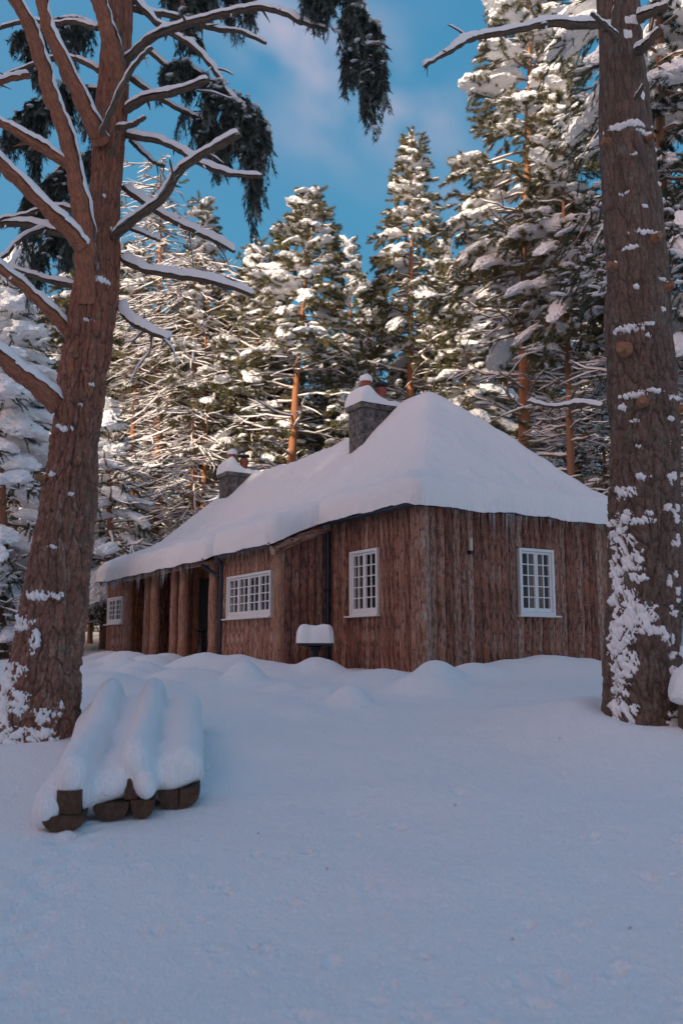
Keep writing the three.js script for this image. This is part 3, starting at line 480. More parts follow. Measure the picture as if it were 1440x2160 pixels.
{
  const q = hit(424, 1390, 'a', -0.72), p = houseToWorld(-0.72, q.b, 0.06);
  const t = thing('pedestal_table', 'small black cast-iron pedestal table standing in the porch', 'table'); t.position.copy(p);
  part('pedestal', lathe([[0, 0], [0.17, 0], [0.17, 0.04], [0.1, 0.07], [0.13, 0.12], [0.12, 0.18], [0.06, 0.24], [0.055, 0.34], [0.085, 0.38], [0.05, 0.42], [0.055, 0.56], [0.11, 0.6], [0, 0.6]]), M.iron, t);
  part('table_top', lathe([[0, 0.6], [0.27, 0.6], [0.285, 0.615], [0.27, 0.63], [0, 0.63]]), M.iron, t);
  const b = hit(343, 1350, 'a', 0.2), w = houseToWorld(0.15, b.b + 0.1, 0.06), s = thing('porch_bench', 'dark slatted wooden bench against the porch wall', 'bench'); s.position.copy(w); s.rotation.y = HANG - Math.PI / 2;
  for (let k = 0; k < 5; k++) part('seat_slat', bevelBox(1.2, 0.025, 0.07, 0, 0.42, -0.14 + k * 0.085), M.benchWood, s);
  for (let k = 0; k < 6; k++) part('back_slat', bevelBox(1.2, 0.06, 0.025, 0, 0.5 + k * 0.085, -0.2 - k * 0.012), M.benchWood, s);
  for (const x of [-0.54, 0.54]) for (const z of [-0.18, 0.2]) part('leg', bevelBox(0.05, z < 0 ? 0.98 : 0.62, 0.05, x, (z < 0 ? 0.98 : 0.62) / 2, z - (z < 0 ? 0.05 : 0)), M.benchWood, s);
  for (const x of [-0.54, 0.54]) part('armrest', bevelBox(0.06, 0.03, 0.46, x, 0.635, 0.02), M.benchWood, s);
}
// split logs lying side by side, and the snow on them
{
  const ax = V3(-0.153, 0, -0.988), sd = V3(0.988, 0, -0.153), O = V3(-1.823, 0, -6.27);
  const w0 = [0, 0.25, 0.43];                                          // the near ends step back to the right
  const base = (u, w) => { const p = V3().copy(O).addScaledVector(sd, u).addScaledVector(ax, w); return [p, ground(p.x, -p.z, false)]; };
  // half-round timber from (u0..u1), flat side up at height h
  const timber = (name, shape, w, len, parent) => {
    const n = 20, m = shape.length, g = new Geo();
    g.grid(m, n, (i, j) => { const s = shape[i % m], ww = w + len * j / n, [p, y] = base(s[0], ww), k = 0.008 * N3(s[0] * 9, ww * 2, s[1] * 9); return [p.x, y + s[1] + k + 0.05, p.z, i * 0.08, ww]; });
    const o = g.n, c = shape.reduce((a, s) => [a[0] + s[0] / m, a[1] + s[1] / m], [0, 0]);
    const e = new Geo(); for (let i = 0; i <= m; i++) { const s = shape[i % m], [p, y] = base(s[0], w - 0.003); e.v(p.x, y + s[1] + 0.05, p.z, s[0], s[1]); } const [cp, cy] = base(c[0], w - 0.003), q = e.v(cp.x, cy + c[1] + 0.05, cp.z, c[0], c[1]); for (let i = 0; i < m; i++) e.i.push(q, i, i + 1);
    const t = part(name, g.build(), M.log, parent); part('sawn_end', e.build(), M.logEnd, t); return t;
  };
  const half = (u0, u1, h, deep, from = 0, to = Math.PI) => { const s = [[u1, h]]; const c = (u0 + u1) / 2, r = (u1 - u0) / 2; for (let k = 1; k < 10; k++) { const th = Math.PI * k / 10; s.push([c + r * Math.cos(th), h - deep * Math.sin(th) ** 0.8]); } s.push([u0, h]); return s; };
  const quarter = (u0, u1, h, deep, right) => { const s = []; const r = u1 - u0; s.push([right ? u0 : u1, h]); for (let k = 0; k <= 7; k++) { const th = Math.PI / 2 * k / 7; s.push([right ? u0 + r * Math.cos(th) : u1 - r * Math.sin(th), h - deep * (right ? Math.sin(th) : Math.cos(th)) ** 0.8]); } return right ? s : s; };
  const rect = (u0, u1, y0, y1) => [[u0, y0], [u0, y1], [u1, y1], [u1, y0]];
  const a = thing('log_bench', 'left split log with a squared beam on it, under snow', 'log', 'split logs'), b = thing('log_bench', 'wide middle pair of split logs with an upright plank between, under snow', 'log', 'split logs'), c = thing('log_bench', 'right rounded split log under snow, seam down its sawn end', 'log', 'split logs');
  timber('half_log', half(-0.14, 0.13, 0.06, 0.11), 0, 2.8, a); timber('beam', rect(-0.055, 0.105, 0.063, 0.215), 0.03, 2.7, a);
  timber('half_log', half(0.155, 0.4, 0.075, 0.12), w0[1], 2.8, b); timber('half_log', half(0.408, 0.575, 0.085, 0.13), w0[1] + 0.02, 2.75, b); timber('plank', rect(0.365, 0.455, 0.09, 0.24), w0[1] + 0.03, 2.7, b);
  timber('half_log', quarter(0.585, 0.73, 0.09, 0.14, false), w0[2], 2.6, c); timber('half_log', quarter(0.738, 0.885, 0.09, 0.14, true), w0[2] + 0.01, 2.6, c);
  // snow: a rounded ridge over each timber, run together in the troughs between
  const ridges = [[0.03, 0.36, 0.11, 0.13, 0.13, 2.85], [0.0, 0.2, 0.14, 0.14, 0.2, 2.8], [-0.13, 0.13, 0.1, 0.12, 0.12, 2.7],
    [0.43, 0.39, 0.1, 0.13, w0[1] + 0.13, 3.05], [0.39, 0.24, 0.14, 0.14, w0[1] + 0.22, 3.0], [0.26, 0.23, 0.12, 0.1, w0[1] + 0.1, 2.9], [0.51, 0.225, 0.075, 0.09, w0[1] + 0.06, 2.95],
    [0.13, 0.13, 0.1, 0.12, 0.42, 2.8], [0.75, 0.285, 0.145, 0.14, w0[2] + 0.12, 2.85], [0.65, 0.24, 0.1, 0.11, w0[2] + 0.1, 2.85], [0.59, 0.15, 0.09, 0.12, w0[2] + 0.2, 2.85], [0.82, 0.14, 0.08, 0.14, w0[2] + 0.3, 2.8]];
  const field = (u, y, w) => {
    let s = 0;
    for (const [cu, cy, ru, ry, from, to] of ridges) { const dw = Math.max(from - w, 0, w - to), q = Math.sqrt(((u - cu) / ru) ** 2 + ((y - cy) / ry) ** 2 + (dw / 0.13) ** 2), d = (q - 1) * 0.12; s += Math.exp(-d / 0.032); }
    return -0.032 * Math.log(s) + 0.022 * N3(u * 4, y * 4, w * 1.7) + 0.008 * N3(u * 9, y * 9, w * 5);
  };
  const g = { build: () => skin([-0.55, -0.12, -0.12], [1.2, 0.66, 3.3], [0.0185, 0.0185, 0.026], (u, y, w) => field(u, y, w), (u, y, w) => { const [p, h] = base(u, w); return [p.x, h + y, p.z]; }) };
  solid('snow_blanket', g.build(), M.snow, 'thick ridged blanket of snow over the split logs on the slope', 'snow');
}
// the snow-capped stump at the right-hand edge
{
  const F = 8.4, p = at(1478, 1600, F), gy = ground(p.x, F), t = thing('tree_stump', 'snow-capped stump cut off by the right edge beside the big trunk', 'stump'); t.position.set(p.x, gy - 0.1, p.z);
  const n = 14, pts = [], rad = []; for (let k = 0; k <= n; k++) { const q = k / n; pts.push(V3(0.01 * N3(q * 3, 1, 1), 0.32 * q, 0)); rad.push(0.17 * (1.25 - 0.25 * q)); }
  part('stem', new Geo().tube(pts, rad, 22, 0.2, true, 3).build(), M.limbGrey, t);
  const s = new THREE.IcosahedronGeometry(1, 5), a = s.attributes.position; for (let k = 0; k < a.count; k++) { const x = a.getX(k), y = a.getY(k), z = a.getZ(k), f = 1 + 0.13 * N3(x * 2, y * 2, z * 2) + 0.04 * N3(x * 7, y * 7, z * 7); a.setXYZ(k, x * 0.25 * f, (y < 0 ? y * 0.25 : y * f) * 0.34, z * 0.25 * f); } s.computeVertexNormals();
  const m = part('snow', s, M.treeSnow, t); m.position.y = 0.38;
}
// ---------------------------------------------------------------- the two big trees in front
// plates of bark: stretched cells, wrapped round the trunk
function cells(u, v, nu, seed) {
  const iu = Math.floor(u), iv = Math.floor(v); let d1 = 9, d2 = 9, id = 0;
  for (let y = -1; y <= 1; y++) for (let x = -1; x <= 1; x++) { const cx = iu + x, cy = iv + y, wx = ((cx % nu) + nu) % nu, px = cx + 0.15 + 0.7 * hash2(wx, cy, seed), py = cy + 0.1 + 0.8 * hash2(wx, cy, seed + 5), d = Math.hypot(px - u, py - v); if (d < d1) { d2 = d1; d1 = d; id = hash2(wx, cy, seed + 9); } else if (d < d2) d2 = d; }
  return [d2 - d1, id];
}
function bigTrunk(path, F, seed, colours, deep) {
  // path: [px, py, width in px]
  const m = pxm(F), cs = new THREE.CatmullRomCurve3(path.map(([x, y]) => at(x, y, F)), false, 'centripetal');
  const lens = [0]; for (let k = 1; k < path.length; k++) lens.push(lens[k - 1] + at(path[k][0], path[k][1], F).distanceTo(at(path[k - 1][0], path[k - 1][1], F)));
  const total = lens[lens.length - 1], around = 236, ring = 0.0115, vs = [];
  let v = 0; while (v < total) { vs.push(v); v += v < 6.9 ? ring : 0.08; } vs.push(total);
  const radAt = (v) => { let k = 0; while (k < lens.length - 2 && lens[k + 1] < v) k++; const t = (v - lens[k]) / (lens[k + 1] - lens[k]), a = path[k][2], b = path[k + 1][2]; const i = Math.max(0, k - 1), j = Math.min(path.length - 1, k + 2), ma = (b - path[i][2]) / 2, mb = (path[j][2] - a) / 2, t2 = t * t, t3 = t2 * t; return ((2 * t3 - 3 * t2 + 1) * a + (t3 - 2 * t2 + t) * ma + (-2 * t3 + 3 * t2) * b + (t3 - t2) * mb) * m / 2; };
  const lenTable = cs.getLengths(400), pt = (v) => { let u = v / total; return cs.getPointAt(clamp(u, 0, 1)); };
  const rows = vs.map((v) => { const p = pt(v), q = pt(Math.min(total, v + 0.15)), o = pt(Math.max(0, v - 0.15)), t = q.clone().sub(o).normalize(), a = V3(1, 0, 0).addScaledVector(t, -t.x).normalize(), b = V3().crossVectors(a, t).normalize(); return { v, p, a, b, r: radAt(v) }; });   // b points to the camera
  const g = new Geo(), nu = 20;
  const surf = (row, th) => {
    const v = row.v, c = Math.cos(th), s = Math.sin(th), r = row.r, warp = 0.5 * N3(c * 1.2 + seed, v * 1.4, s * 1.2) + 0.22 * N3(c * 4 + seed, v * 5, s * 4);
    const uu = (th / (Math.PI * 2)) * nu + warp * 1.7, [e1, id] = cells(uu, v * 2.7 + warp * 1.3, nu, seed), [e2, id2] = cells(uu * 2 + 3 + 0.5 * N3(c * 9, v * 12, s * 9), v * 8 + warp * 3, nu * 2, seed + 40);
    const low = 1 - smooth(v, 3.0, 6.2), d = deep * (0.35 + 0.65 * low);
    let h = d * (smooth(e1, 0.0, 0.34) * (0.7 + 0.5 * N3(c * 3 + seed, v * 2, s * 3)) - 1.0) + d * 0.45 * smooth(e2, 0, 0.24) + d * 0.4 * (id - 0.5) + d * 0.25 * (id2 - 0.5) + 0.35 * d * N3(c * 9 + seed, v * 13, s * 9) + 0.2 * d * N3(c * 22 + seed, v * 30, s * 22) - 0.012;
    h += 0.045 * N3(c * 1.4 + seed * 3, v * 0.8, s * 1.4) + 0.018 * N3(c * 3.5 + seed, v * 2.4, s * 3.5);
    const fl = Math.max(0, 1 - v / 0.95); h += fl * fl * 0.16 * (0.5 + 0.9 * Math.max(-0.3, Math.sin(th * 5 + seed + 1.5 * N3(seed, v, 0))));
    return [h, e1, id, id2, low];
  };
  const grid = [];
  for (const row of rows) { const line = []; for (let i = 0; i <= around; i++) { const th = (i % around) / around * Math.PI * 2, [h, e1, id, id2, low] = surf(row, th), rr = row.r + h, x = Math.cos(th) * rr, z = Math.sin(th) * rr; line.push({ th, h, n: V3(0, 0, 0).addScaledVector(row.a, Math.cos(th)).addScaledVector(row.b, Math.sin(th)), q: V3().copy(row.p).addScaledVector(row.a, x).addScaledVector(row.b, z), e1, id, id2, low }); } grid.push(line); }
  g.grid(around, rows.length - 1, (i, j) => { const c = grid[j][i]; return [c.q.x, c.q.y, c.q.z, i / around * 2 * Math.PI * rows[0].r, rows[j].v]; });
  for (let j = 0; j < rows.length; j++) for (let i = 0; i <= around; i++) { const c = grid[j][i]; g.c.push(...colours(c, rows[j].v, seed)); }
  // snow clinging to the bark: spots [px, py, rx m, ry m]; only where the noise lets it cling
  // how far the bark juts out over what is above it: snow rests on such ledges
  const out = (j, i) => grid[j][i].h, ledge = (j, i) => clamp((out(j, i) - out(Math.min(rows.length - 1, j + 3), i)) / 0.014, -0.6, 1);
  function cling(spots, thick = 0.03, ragged = 0.95) {
    const s = new Geo(), f = rows.map(() => new Float32Array(around + 1).fill(-1)), locs = spots.map(([px, py, rx, ry, k = 1]) => { let best = 0, bd = 1e9; const w = at(px, py, F); rows.forEach((row, j) => { const d = Math.abs(row.p.y - w.y); if (d < bd) { bd = d; best = j; } }); const row = rows[best], sn = clamp((w.x - row.p.x) / row.r, -0.98, 0.98); return { v: row.v, th: Math.acos(sn), rx, ry, k, r: row.r }; });
    for (const L of locs) rows.forEach((row, j) => { if (Math.abs(row.v - L.v) > L.ry * 1.7) return; for (let i = 0; i <= around; i++) { const c = grid[j][i]; let dt = c.th - L.th; if (dt > Math.PI) dt -= 2 * Math.PI; if (dt < -Math.PI) dt += 2 * Math.PI; const q = (dt * L.r / L.rx) ** 2 + ((row.v - L.v) / L.ry) ** 2; if (q < 3) { const p = c.q, m = 0.75 - q + ragged * (0.8 * N3(p.x * 12, p.y * 9, p.z * 12) + 0.7 * N3(p.x * 30, p.y * 24, p.z * 30) + 0.45 * N3(p.x * 62, p.y * 50, p.z * 62)) + 1.2 * (L.k - 1) + 0.55 * (c.id - 0.5) + 0.9 * ledge(j, i); if (m > f[j][i]) f[j][i] = m; } } });
    s.grid(around, rows.length - 1, (i, j) => { const c = grid[j][i], m = f[j][i], o = m > 0 ? thick * (0.08 + 0.75 * Math.sqrt(Math.min(m, 1.4))) * (1 + 0.5 * N3(c.q.x * 16, c.q.y * 16, c.q.z * 16)) : -0.012; return [c.q.x + c.n.x * o, c.q.y + c.n.y * o + Math.max(0, o) * 0.3, c.q.z + c.n.z * o, 0, 0]; }, (i, j) => Math.max(f[j][i], f[j][i + 1], f[j + 1][i], f[j + 1][i + 1]) > 0 && j < rows.length - 2);
    // drop unused vertices
    const used = new Map(), p = [], uv = [], idx = s.i.map((k) => { if (!used.has(k)) { used.set(k, p.length / 3); p.push(s.p[3 * k], s.p[3 * k + 1], s.p[3 * k + 2]); uv.push(0, 0); } return used.get(k); });
    s.p = p; s.uv = uv; s.i = idx; return pieces(s);
  }
  return { geometry: g.build(), cling, rows, pointAt: (px, py) => { const w = at(px, py, F); let best = rows[0]; for (const r of rows) if (Math.abs(r.p.y - w.y) < Math.abs(best.p.y - w.y)) best = r; return best; } };
}
// the separate patches of a snow sheet: the larger ones each on their own, the crumbs together
function pieces(s) {
  const root = Array.from({ length: s.n }, (_, k) => k), find = (k) => { while (root[k] !== k) k = root[k] = root[root[k]]; return k; };
  for (let k = 0; k < s.i.length; k += 3) { const a = find(s.i[k]); root[find(s.i[k + 1])] = a; root[find(s.i[k + 2])] = a; }
  const by = new Map(); for (let k = 0; k < s.i.length; k += 3) { const a = find(s.i[k]); if (!by.has(a)) by.set(a, []); by.get(a).push(s.i[k], s.i[k + 1], s.i[k + 2]); }
  const all = [...by.values()].sort((a, b) => b.length - a.length), make = (idx) => { const g = new Geo(), m = new Map(); for (const k of idx) { if (!m.has(k)) m.set(k, g.v(s.p[3 * k], s.p[3 * k + 1], s.p[3 * k + 2])); g.i.push(m.get(k)); } return g.build(); };
  const big = all.filter((l, k) => k < 70 && l.length > 90), small = all.slice(big.length).filter((l) => l.length > 12).flat();
  return { big: big.map(make), small: small.length ? make(small) : null };
}
function addPatches(trunk, p) { for (const g of p.big) part('snow_patch', g, M.treeSnow, trunk); if (p.small) part('snow_crumbs', p.small, M.treeSnow, trunk).userData = { kind: 'stuff' }; }
// a limb drawn as pixels with distances; snow on its upper side; dead spurs along it
function limb(tree, pts, w0, w1, F, material, o = {}) {
  const path = curve(pts.map(([x, y, d = 0]) => at(x, y, F + d)), o.n ?? Math.max(14, pts.length * 7)), m = pxm(F), n = path.length, seed = pts[0][0] * 0.37 + pts[0][1] * 0.11, r = rng(Math.round(pts[0][0] * 17 + pts[0][1] * 3 + pts.length));
  const rad = path.map((p, k) => Math.max(0.006, lerp(w0, w1, Math.pow(k / (n - 1), 0.8)) * m / 2 * (1 + 0.14 * N3(k * 0.5, seed, 2))));
  path.forEach((p, k) => { if (k > 1) { p.x += 0.014 * N3(k * 0.45, seed, 1); p.y += 0.014 * N3(k * 0.45, seed, 5); } });
  const g = new Geo().tube(path, rad, 10, 0.3, true, seed), s = new Geo(), bits = new Geo();
  const from = o.from ?? 0;
  s.cap(path.slice(from), rad.slice(from), o.snow ?? 0.035, 1.0, 7, seed, 0.45, o.least ?? 0.25);
  for (let k = 0; k < (o.spurs ?? 0); k++) {
    const t = 0.2 + 0.78 * r(), i = Math.min(n - 2, Math.floor(t * (n - 1))), p = path[i], d = path[i + 1].clone().sub(p).normalize(), dir = V3(r() - 0.5, (r() - 0.6) * 1.3, r() - 0.5).normalize().addScaledVector(d, 0.6).normalize(), L = 0.05 + 0.16 * r() * r();
    const q = [0, 0.5, 1].map((z) => p.clone().addScaledVector(dir, L * z).add(V3(0, -0.02 * z * z * r(), 0))), rr = [rad[i] * 0.55, rad[i] * 0.35, 0.003];
    g.tube(q, rr, 5, 0.2); if (r() < 0.5) bits.cap(q, rr, 0.012, 1, 4, k, 0.3);
  }
  const b = part('branch', g.build(), material, tree); part('branch_snow', s.build(), M.treeSnow, b);
  if (bits.n) part('snow_crumbs', bits.build(), M.treeSnow, b).userData = { kind: 'stuff' };
  for (const tw of o.twigs ?? []) { const tp = curve(tw.map(([x, y, d = 0]) => at(x, y, F + d)), 10), tr = tp.map((p, k) => lerp(5, 2, k / 10) * m / 2); part('twig', new Geo().tube(tp, tr, 6, 0.25).build(), material, b); part('branch_snow', new Geo().cap(tp, tr, 0.016, 1.05, 5, tw[0][0], 0.5).build(), M.treeSnow, b); }
  return path;
}
// drooping sprays of short needles
const tuft = (() => { const g = new Geo(), r = rng(5); for (let k = 0; k < 34; k++) { const t = r(), y = -0.13 * t, th = r() * 6.283, out = V3(Math.cos(th), -0.75 - 0.8 * r(), Math.sin(th)).normalize(), L = 0.032 + 0.02 * r(), sd = V3(-Math.sin(th), 0, Math.cos(th)), w = 0.0042 + 0.002 * r(), o = V3(0.006 * Math.cos(th), y, 0.006 * Math.sin(th)); const a = g.v(o.x - sd.x * w, o.y, o.z - sd.z * w), b = g.v(o.x + sd.x * w, o.y, o.z + sd.z * w), c = g.v(o.x + out.x * L, o.y + out.y * L, o.z + out.z * L); g.i.push(a, b, c); } return g.build(); })();
function sprays(tree, strands, seed, tint, label) {
  // strands: polylines of world points along which the tufts hang
  const r = rng(seed), ms = [], cs = [], g = new Geo(), d = new THREE.Object3D(), wh = [];
  for (const pts of strands) {
    const L = pts[0].distanceTo(pts[pts.length - 1]), n = Math.max(3, Math.round(L / 0.042));
    g.tube(pts, pts.map((p, k) => lerp(0.0045, 0.0015, k / (pts.length - 1))), 4);
    const c = new THREE.CatmullRomCurve3(pts);
    for (let k = 0; k < n; k++) { const p = c.getPoint((k + r()) / n); d.position.set(p.x + 0.05 * (r() - 0.5), p.y + 0.02, p.z + 0.05 * (r() - 0.5)); d.rotation.set((r() - 0.5) * 1.1, r() * 6.28, (r() - 0.5) * 1.1); d.scale.setScalar(0.7 + 0.6 * r()); d.updateMatrix(); ms.push(d.matrix.clone()); if (r() < 0.10 * (1.4 - k / n)) { d.position.y += 0.012; d.rotation.set(0.3 * (r() - 0.5), r() * 6.28, 0); const z = 0.014 + 0.022 * r(); d.scale.set(z, z * 0.8, z * 1.3); d.updateMatrix(); wh.push(d.matrix.clone()); } const f = r() < 0.12 ? 3.2 : 0.6 + 0.8 * r(); cs.push(new THREE.Color().setRGB(tint[0] * f, tint[1] * f, tint[2] * f)); }
  }
  const im = new THREE.InstancedMesh(tuft, M.needle, ms.length); ms.forEach((q, k) => { im.setMatrixAt(k, q); im.setColorAt(k, cs[k]); }); im.name = 'foliage'; im.castShadow = im.receiveShadow = true; im.userData = { kind: 'stuff' };
  const tw = part('twigs', g.build(), M.limbGrey, tree, label); tw.add(im); const ws = new THREE.InstancedMesh(crumb, M.treeSnow, wh.length); wh.forEach((q, k) => ws.setMatrixAt(k, q)); ws.name = 'foliage_snow'; ws.castShadow = ws.receiveShadow = true; ws.userData = { kind: 'stuff' }; tw.add(ws); return tw;
}
// strands hanging below a limb path
function hang(path, t0, t1, count, len0, len1, seed, spread = 0.16) {
  // strands gather in bunches, with gaps between
  const r = rng(seed), out = [], bunches = Math.max(2, Math.round(count / 7)), bl = Array.from({ length: bunches }, (_, k) => ({ t: lerp(t0, t1, (k + 0.1 + 0.8 * r()) / bunches), x: (r() - 0.5) * spread * 1.9, z: (r() - 0.5) * spread * 2.6, L: lerp(len0, len1, r()) }));
  for (let k = 0; k < count; k++) { const b = bl[Math.floor(r() * bunches)], t = clamp(b.t + (r() - 0.5) * 0.03, 0, 1), p = path[Math.min(path.length - 1, Math.round(t * (path.length - 1)))], L = b.L * (0.45 + 0.6 * r()), sx = b.x + (r() - 0.5) * 0.11, sz = b.z + (r() - 0.5) * 0.11; const q = [p.clone()]; for (let j = 1; j <= 5; j++) { const z = j / 5; q.push(V3(p.x + sx * Math.sqrt(z) + 0.04 * N3(z * 4, k, seed), p.y + 0.05 * Math.sin(z * 3) - L * z * z * 0.5 - L * z * 0.5, p.z + sz * Math.sqrt(z))); } out.push(q); }
  return out;
}
{
  // ---- left: old pine, forked, orange above
  const F = LT.F, t = thing('old_pine_tree', 'big forked reddish pine with many bare snowy branches, left of the cabin', 'tree');
  const trunk = bigTrunk([[62, 1660, 224], [76, 1540, 186], [92, 1420, 148], [110, 1300, 133], [126, 1180, 126], [143, 1060, 117], [160, 940, 110], [178, 800, 103], [194, 690, 99], [205, 600, 94], [214, 510, 83], [224, 400, 76], [232, 290, 74], [240, 180, 74], [246, 60, 67], [250, -80, 56], [256, -300, 43], [262, -620, 27]], F, 3, (c, v) => {
    const up = smooth(v, 2.2, 5.4), flake = c.id2; let k = mix3([0.43, 0.205, 0.14], [0.31, 0.165, 0.125], c.id); k = mix3(k, [0.48, 0.30, 0.235], smooth(flake, 0.62, 0.95) * 0.8); k = mix3(k, mix3([0.54, 0.205, 0.12], [0.42, 0.175, 0.11], c.id), up * 0.85);
    k = mix3(k, [0.2, 0.21, 0.15], smooth(N3(c.q.x * 7, c.q.y * 7, c.q.z * 7) + 0.5 * N3(c.q.x * 30, c.q.y * 30, c.q.z * 30), 0.45, 0.7) * 0.7); return mix3([0.17, 0.09, 0.065], k, smooth(c.e1, 0.0, 0.12));
  }, 0.032);
  const tm = part('trunk', trunk.geometry, M.bark, t);
  addPatches(tm, trunk.cling([[150, 915, 0.09, 0.03], [115, 1010, 0.08, 0.025], [165, 1050, 0.05, 0.02], [60, 1320, 0.13, 0.07], [105, 1262, 0.12, 0.04, 1.1], [140, 1258, 0.07, 0.03], [95, 1355, 0.05, 0.1, 0.75], [30, 1440, 0.12, 0.16, 1], [20, 1500, 0.14, 0.14, 1.15], [70, 1480, 0.1, 0.1, 0.85], [60, 1420, 0.1, 0.1, 0.75], [120, 1500, 0.14, 0.08, 0.8], [100, 1540, 0.2, 0.06, 1], [40, 1560, 0.2, 0.08, 1.2], [150, 1490, 0.05, 0.1, 0.8], [200, 690, 0.06, 0.02], [205, 820, 0.03, 0.02], [185, 865, 0.03, 0.015], [230, 430, 0.02, 0.02], [250, 240, 0.02, 0.03], [170, 760, 0.03, 0.02], [130, 1160, 0.04, 0.015], [215, 605, 0.14, 0.03, 1.1], [245, 490, 0.03, 0.02]], 0.024));
  for (const [px, py, rr, dx] of [[98, 1016, 0.035, -0.9], [172, 762, 0.03, 0.1], [110, 1150, 0.03, -0.8], [178, 985, 0.026, 0.3]]) { const row = trunk.pointAt(px, py), w = at(px, py, F), k = clamp((w.x - row.p.x) / row.r, -0.95, 0.95), o = V3(k, 0.25, Math.sqrt(1 - k * k)).normalize(), p = V3(row.p.x + row.r * k * 0.9, w.y, row.p.z + row.r * Math.sqrt(1 - k * k) * 0.9); const st = part('cut_stub', new Geo().tube([p.clone(), p.clone().addScaledVector(o, 0.05), p.clone().addScaledVector(o, 0.1)], [rr * 1.3, rr, rr * 0.94], 14, 0.15).build(), M.cutWood, t); }
  const O = M.limbOrange, G = M.limbGrey;
  const L = (pts, a, b, m, o) => limb(t, pts, a, b, F, m, o);
  // forked stem and orange limbs
  L([[186, 640, -0.15], [180, 560, -0.3], [178, 480, -0.4], [156, 362, -0.5], [133, 270, -0.6], [104, 190, -0.7], [80, 104, -0.8], [56, 42, -0.9], [20, -20, -1], [-40, -110, -1.1]], 46, 24, O, { snow: 0.02, least: 0.6, from: 6 });
  L([[214, 300, -0.2], [196, 262, -0.35], [167, 200, -0.45], [125, 112, -0.6], [100, 54, -0.65], [88, -10, -0.7], [78, -80, -0.75]], 40, 22, O, { snow: 0.018, least: 0.5 });
  L([[248, 165, -0.1], [236, 100, -0.3], [220, 40, -0.4], [200, -20, -0.5], [180, -90, -0.5]], 44, 30, O, { snow: 0.012, least: 0.4 });
  L([[176, 525, -0.4], [140, 480, -0.5], [104, 446, -0.55], [54, 396, -0.6], [0, 342, -0.7], [-60, 290, -0.8]], 34, 24, O, { snow: 0.03, spurs: 4 });
  L([[150, 352, -0.5], [100, 318, -0.6], [50, 288, -0.7], [0, 258, -0.75], [-50, 235, -0.8]], 24, 16, O, { snow: 0.03, spurs: 4 });
  L([[155, 710, 0], [110, 662, -0.2], [54, 608, -0.35], [0, 566, -0.5], [-60, 525, -0.6]], 26, 18, O, { snow: 0.04, spurs: 5 });
  L([[120, 858, -0.1], [80, 815, -0.3], [40, 785, -0.4], [0, 752, -0.5], [-70, 705, -0.7]], 40, 32, O, { snow: 0.05 });
  L([[180, 605, 0.2], [120, 596, 0.3], [60, 578, 0.4], [12, 562, 0.5], [-30, 548, 0.5]], 15, 9, G, { snow: 0.03, spurs: 6 });
  L([[185, 505, 0.2], [120, 490, 0.35], [60, 474, 0.45], [0, 474, 0.55], [-50, 484, 0.6]], 20, 14, G, { snow: 0.045, spurs: 6 });
  L([[190, 465, 0.2], [150, 442, 0.3], [110, 436, 0.35], [60, 452, 0.45], [0, 466, 0.5]], 12, 8, G, { snow: 0.025, spurs: 5 });
  L([[210, 150, 0.2], [170, 128, 0.3], [125, 122, 0.4], [70, 138, 0.5], [0, 165, 0.6], [-40, 175, 0.7]], 14, 9, G, { snow: 0.02, spurs: 8 });
  L([[205, 60, 0.2], [160, 48, 0.4], [110, 52, 0.5], [60, 44, 0.6], [0, 60, 0.7]], 13, 8, G, { snow: 0.025, spurs: 8 });
  L([[62, 160, 0.3], [30, 165, 0.2], [-20, 180, 0.1]], 15, 12, O, { snow: 0.03, spurs: 3 });
  L([[100, 480, 0.4], [50, 500, 0.2], [10, 540, 0.1], [-30, 570, 0]], 12, 8, G, { snow: 0.02, spurs: 5 });
  L([[170, 170, -0.2], [185, 230, -0.1], [178, 300, 0]], 8, 6, G, { snow: 0.01 });
  // right-hand branches
  const b7 = L([[262, 132, -0.1], [316, 83, -0.3], [375, 58, -0.5], [450, 37, -0.6], [500, 25, -0.65], [554, 18, -0.7], [600, 30, -0.75], [640, 50, -0.8], [690, 62, -0.85]], 19, 7, G, { snow: 0.04, spurs: 14 });
  L([[280, 18, 0.1], [320, 28, 0.2], [354, 33, 0.25], [400, 46, 0.3], [458, 62, 0.35], [500, 66, 0.4], [562, 92, 0.4]], 16, 7, G, { snow: 0.035, spurs: 10 });
  L([[214, 285, -0.45], [237, 233, -0.6], [267, 167, -0.7], [296, 125, -0.75], [322, 100, -0.8]], 13, 6, G, { snow: 0.025, least: 0.5, spurs: 4 });
  L([[268, 232, -0.1], [308, 208, -0.3], [354, 200, -0.4], [396, 187, -0.5], [440, 169, -0.6]], 19, 11, G, { snow: 0.05, spurs: 6, twigs: [[[415, 192, -0.5], [450, 196, -0.5], [485, 208, -0.5]]] });
  L([[248, 270, -0.3], [283, 262, -0.5], [306, 249, -0.6]], 13, 8, G, { snow: 0.025, spurs: 2 });
  L([[268, 285, 0], [333, 298, -0.2], [375, 316, -0.3], [417, 342, -0.4], [479, 367, -0.5], [552, 372, -0.6]], 15, 8, G, { snow: 0.04, spurs: 8 });
  L([[240, 500, -0.1], [292, 458, -0.4], [346, 417, -0.6], [375, 367, -0.7], [417, 333, -0.8], [462, 308, -0.9], [508, 282, -1]], 19, 12, G, { snow: 0.045, spurs: 8, twigs: [[[368, 385, -0.7], [362, 355, -0.75], [358, 335, -0.8]]] });
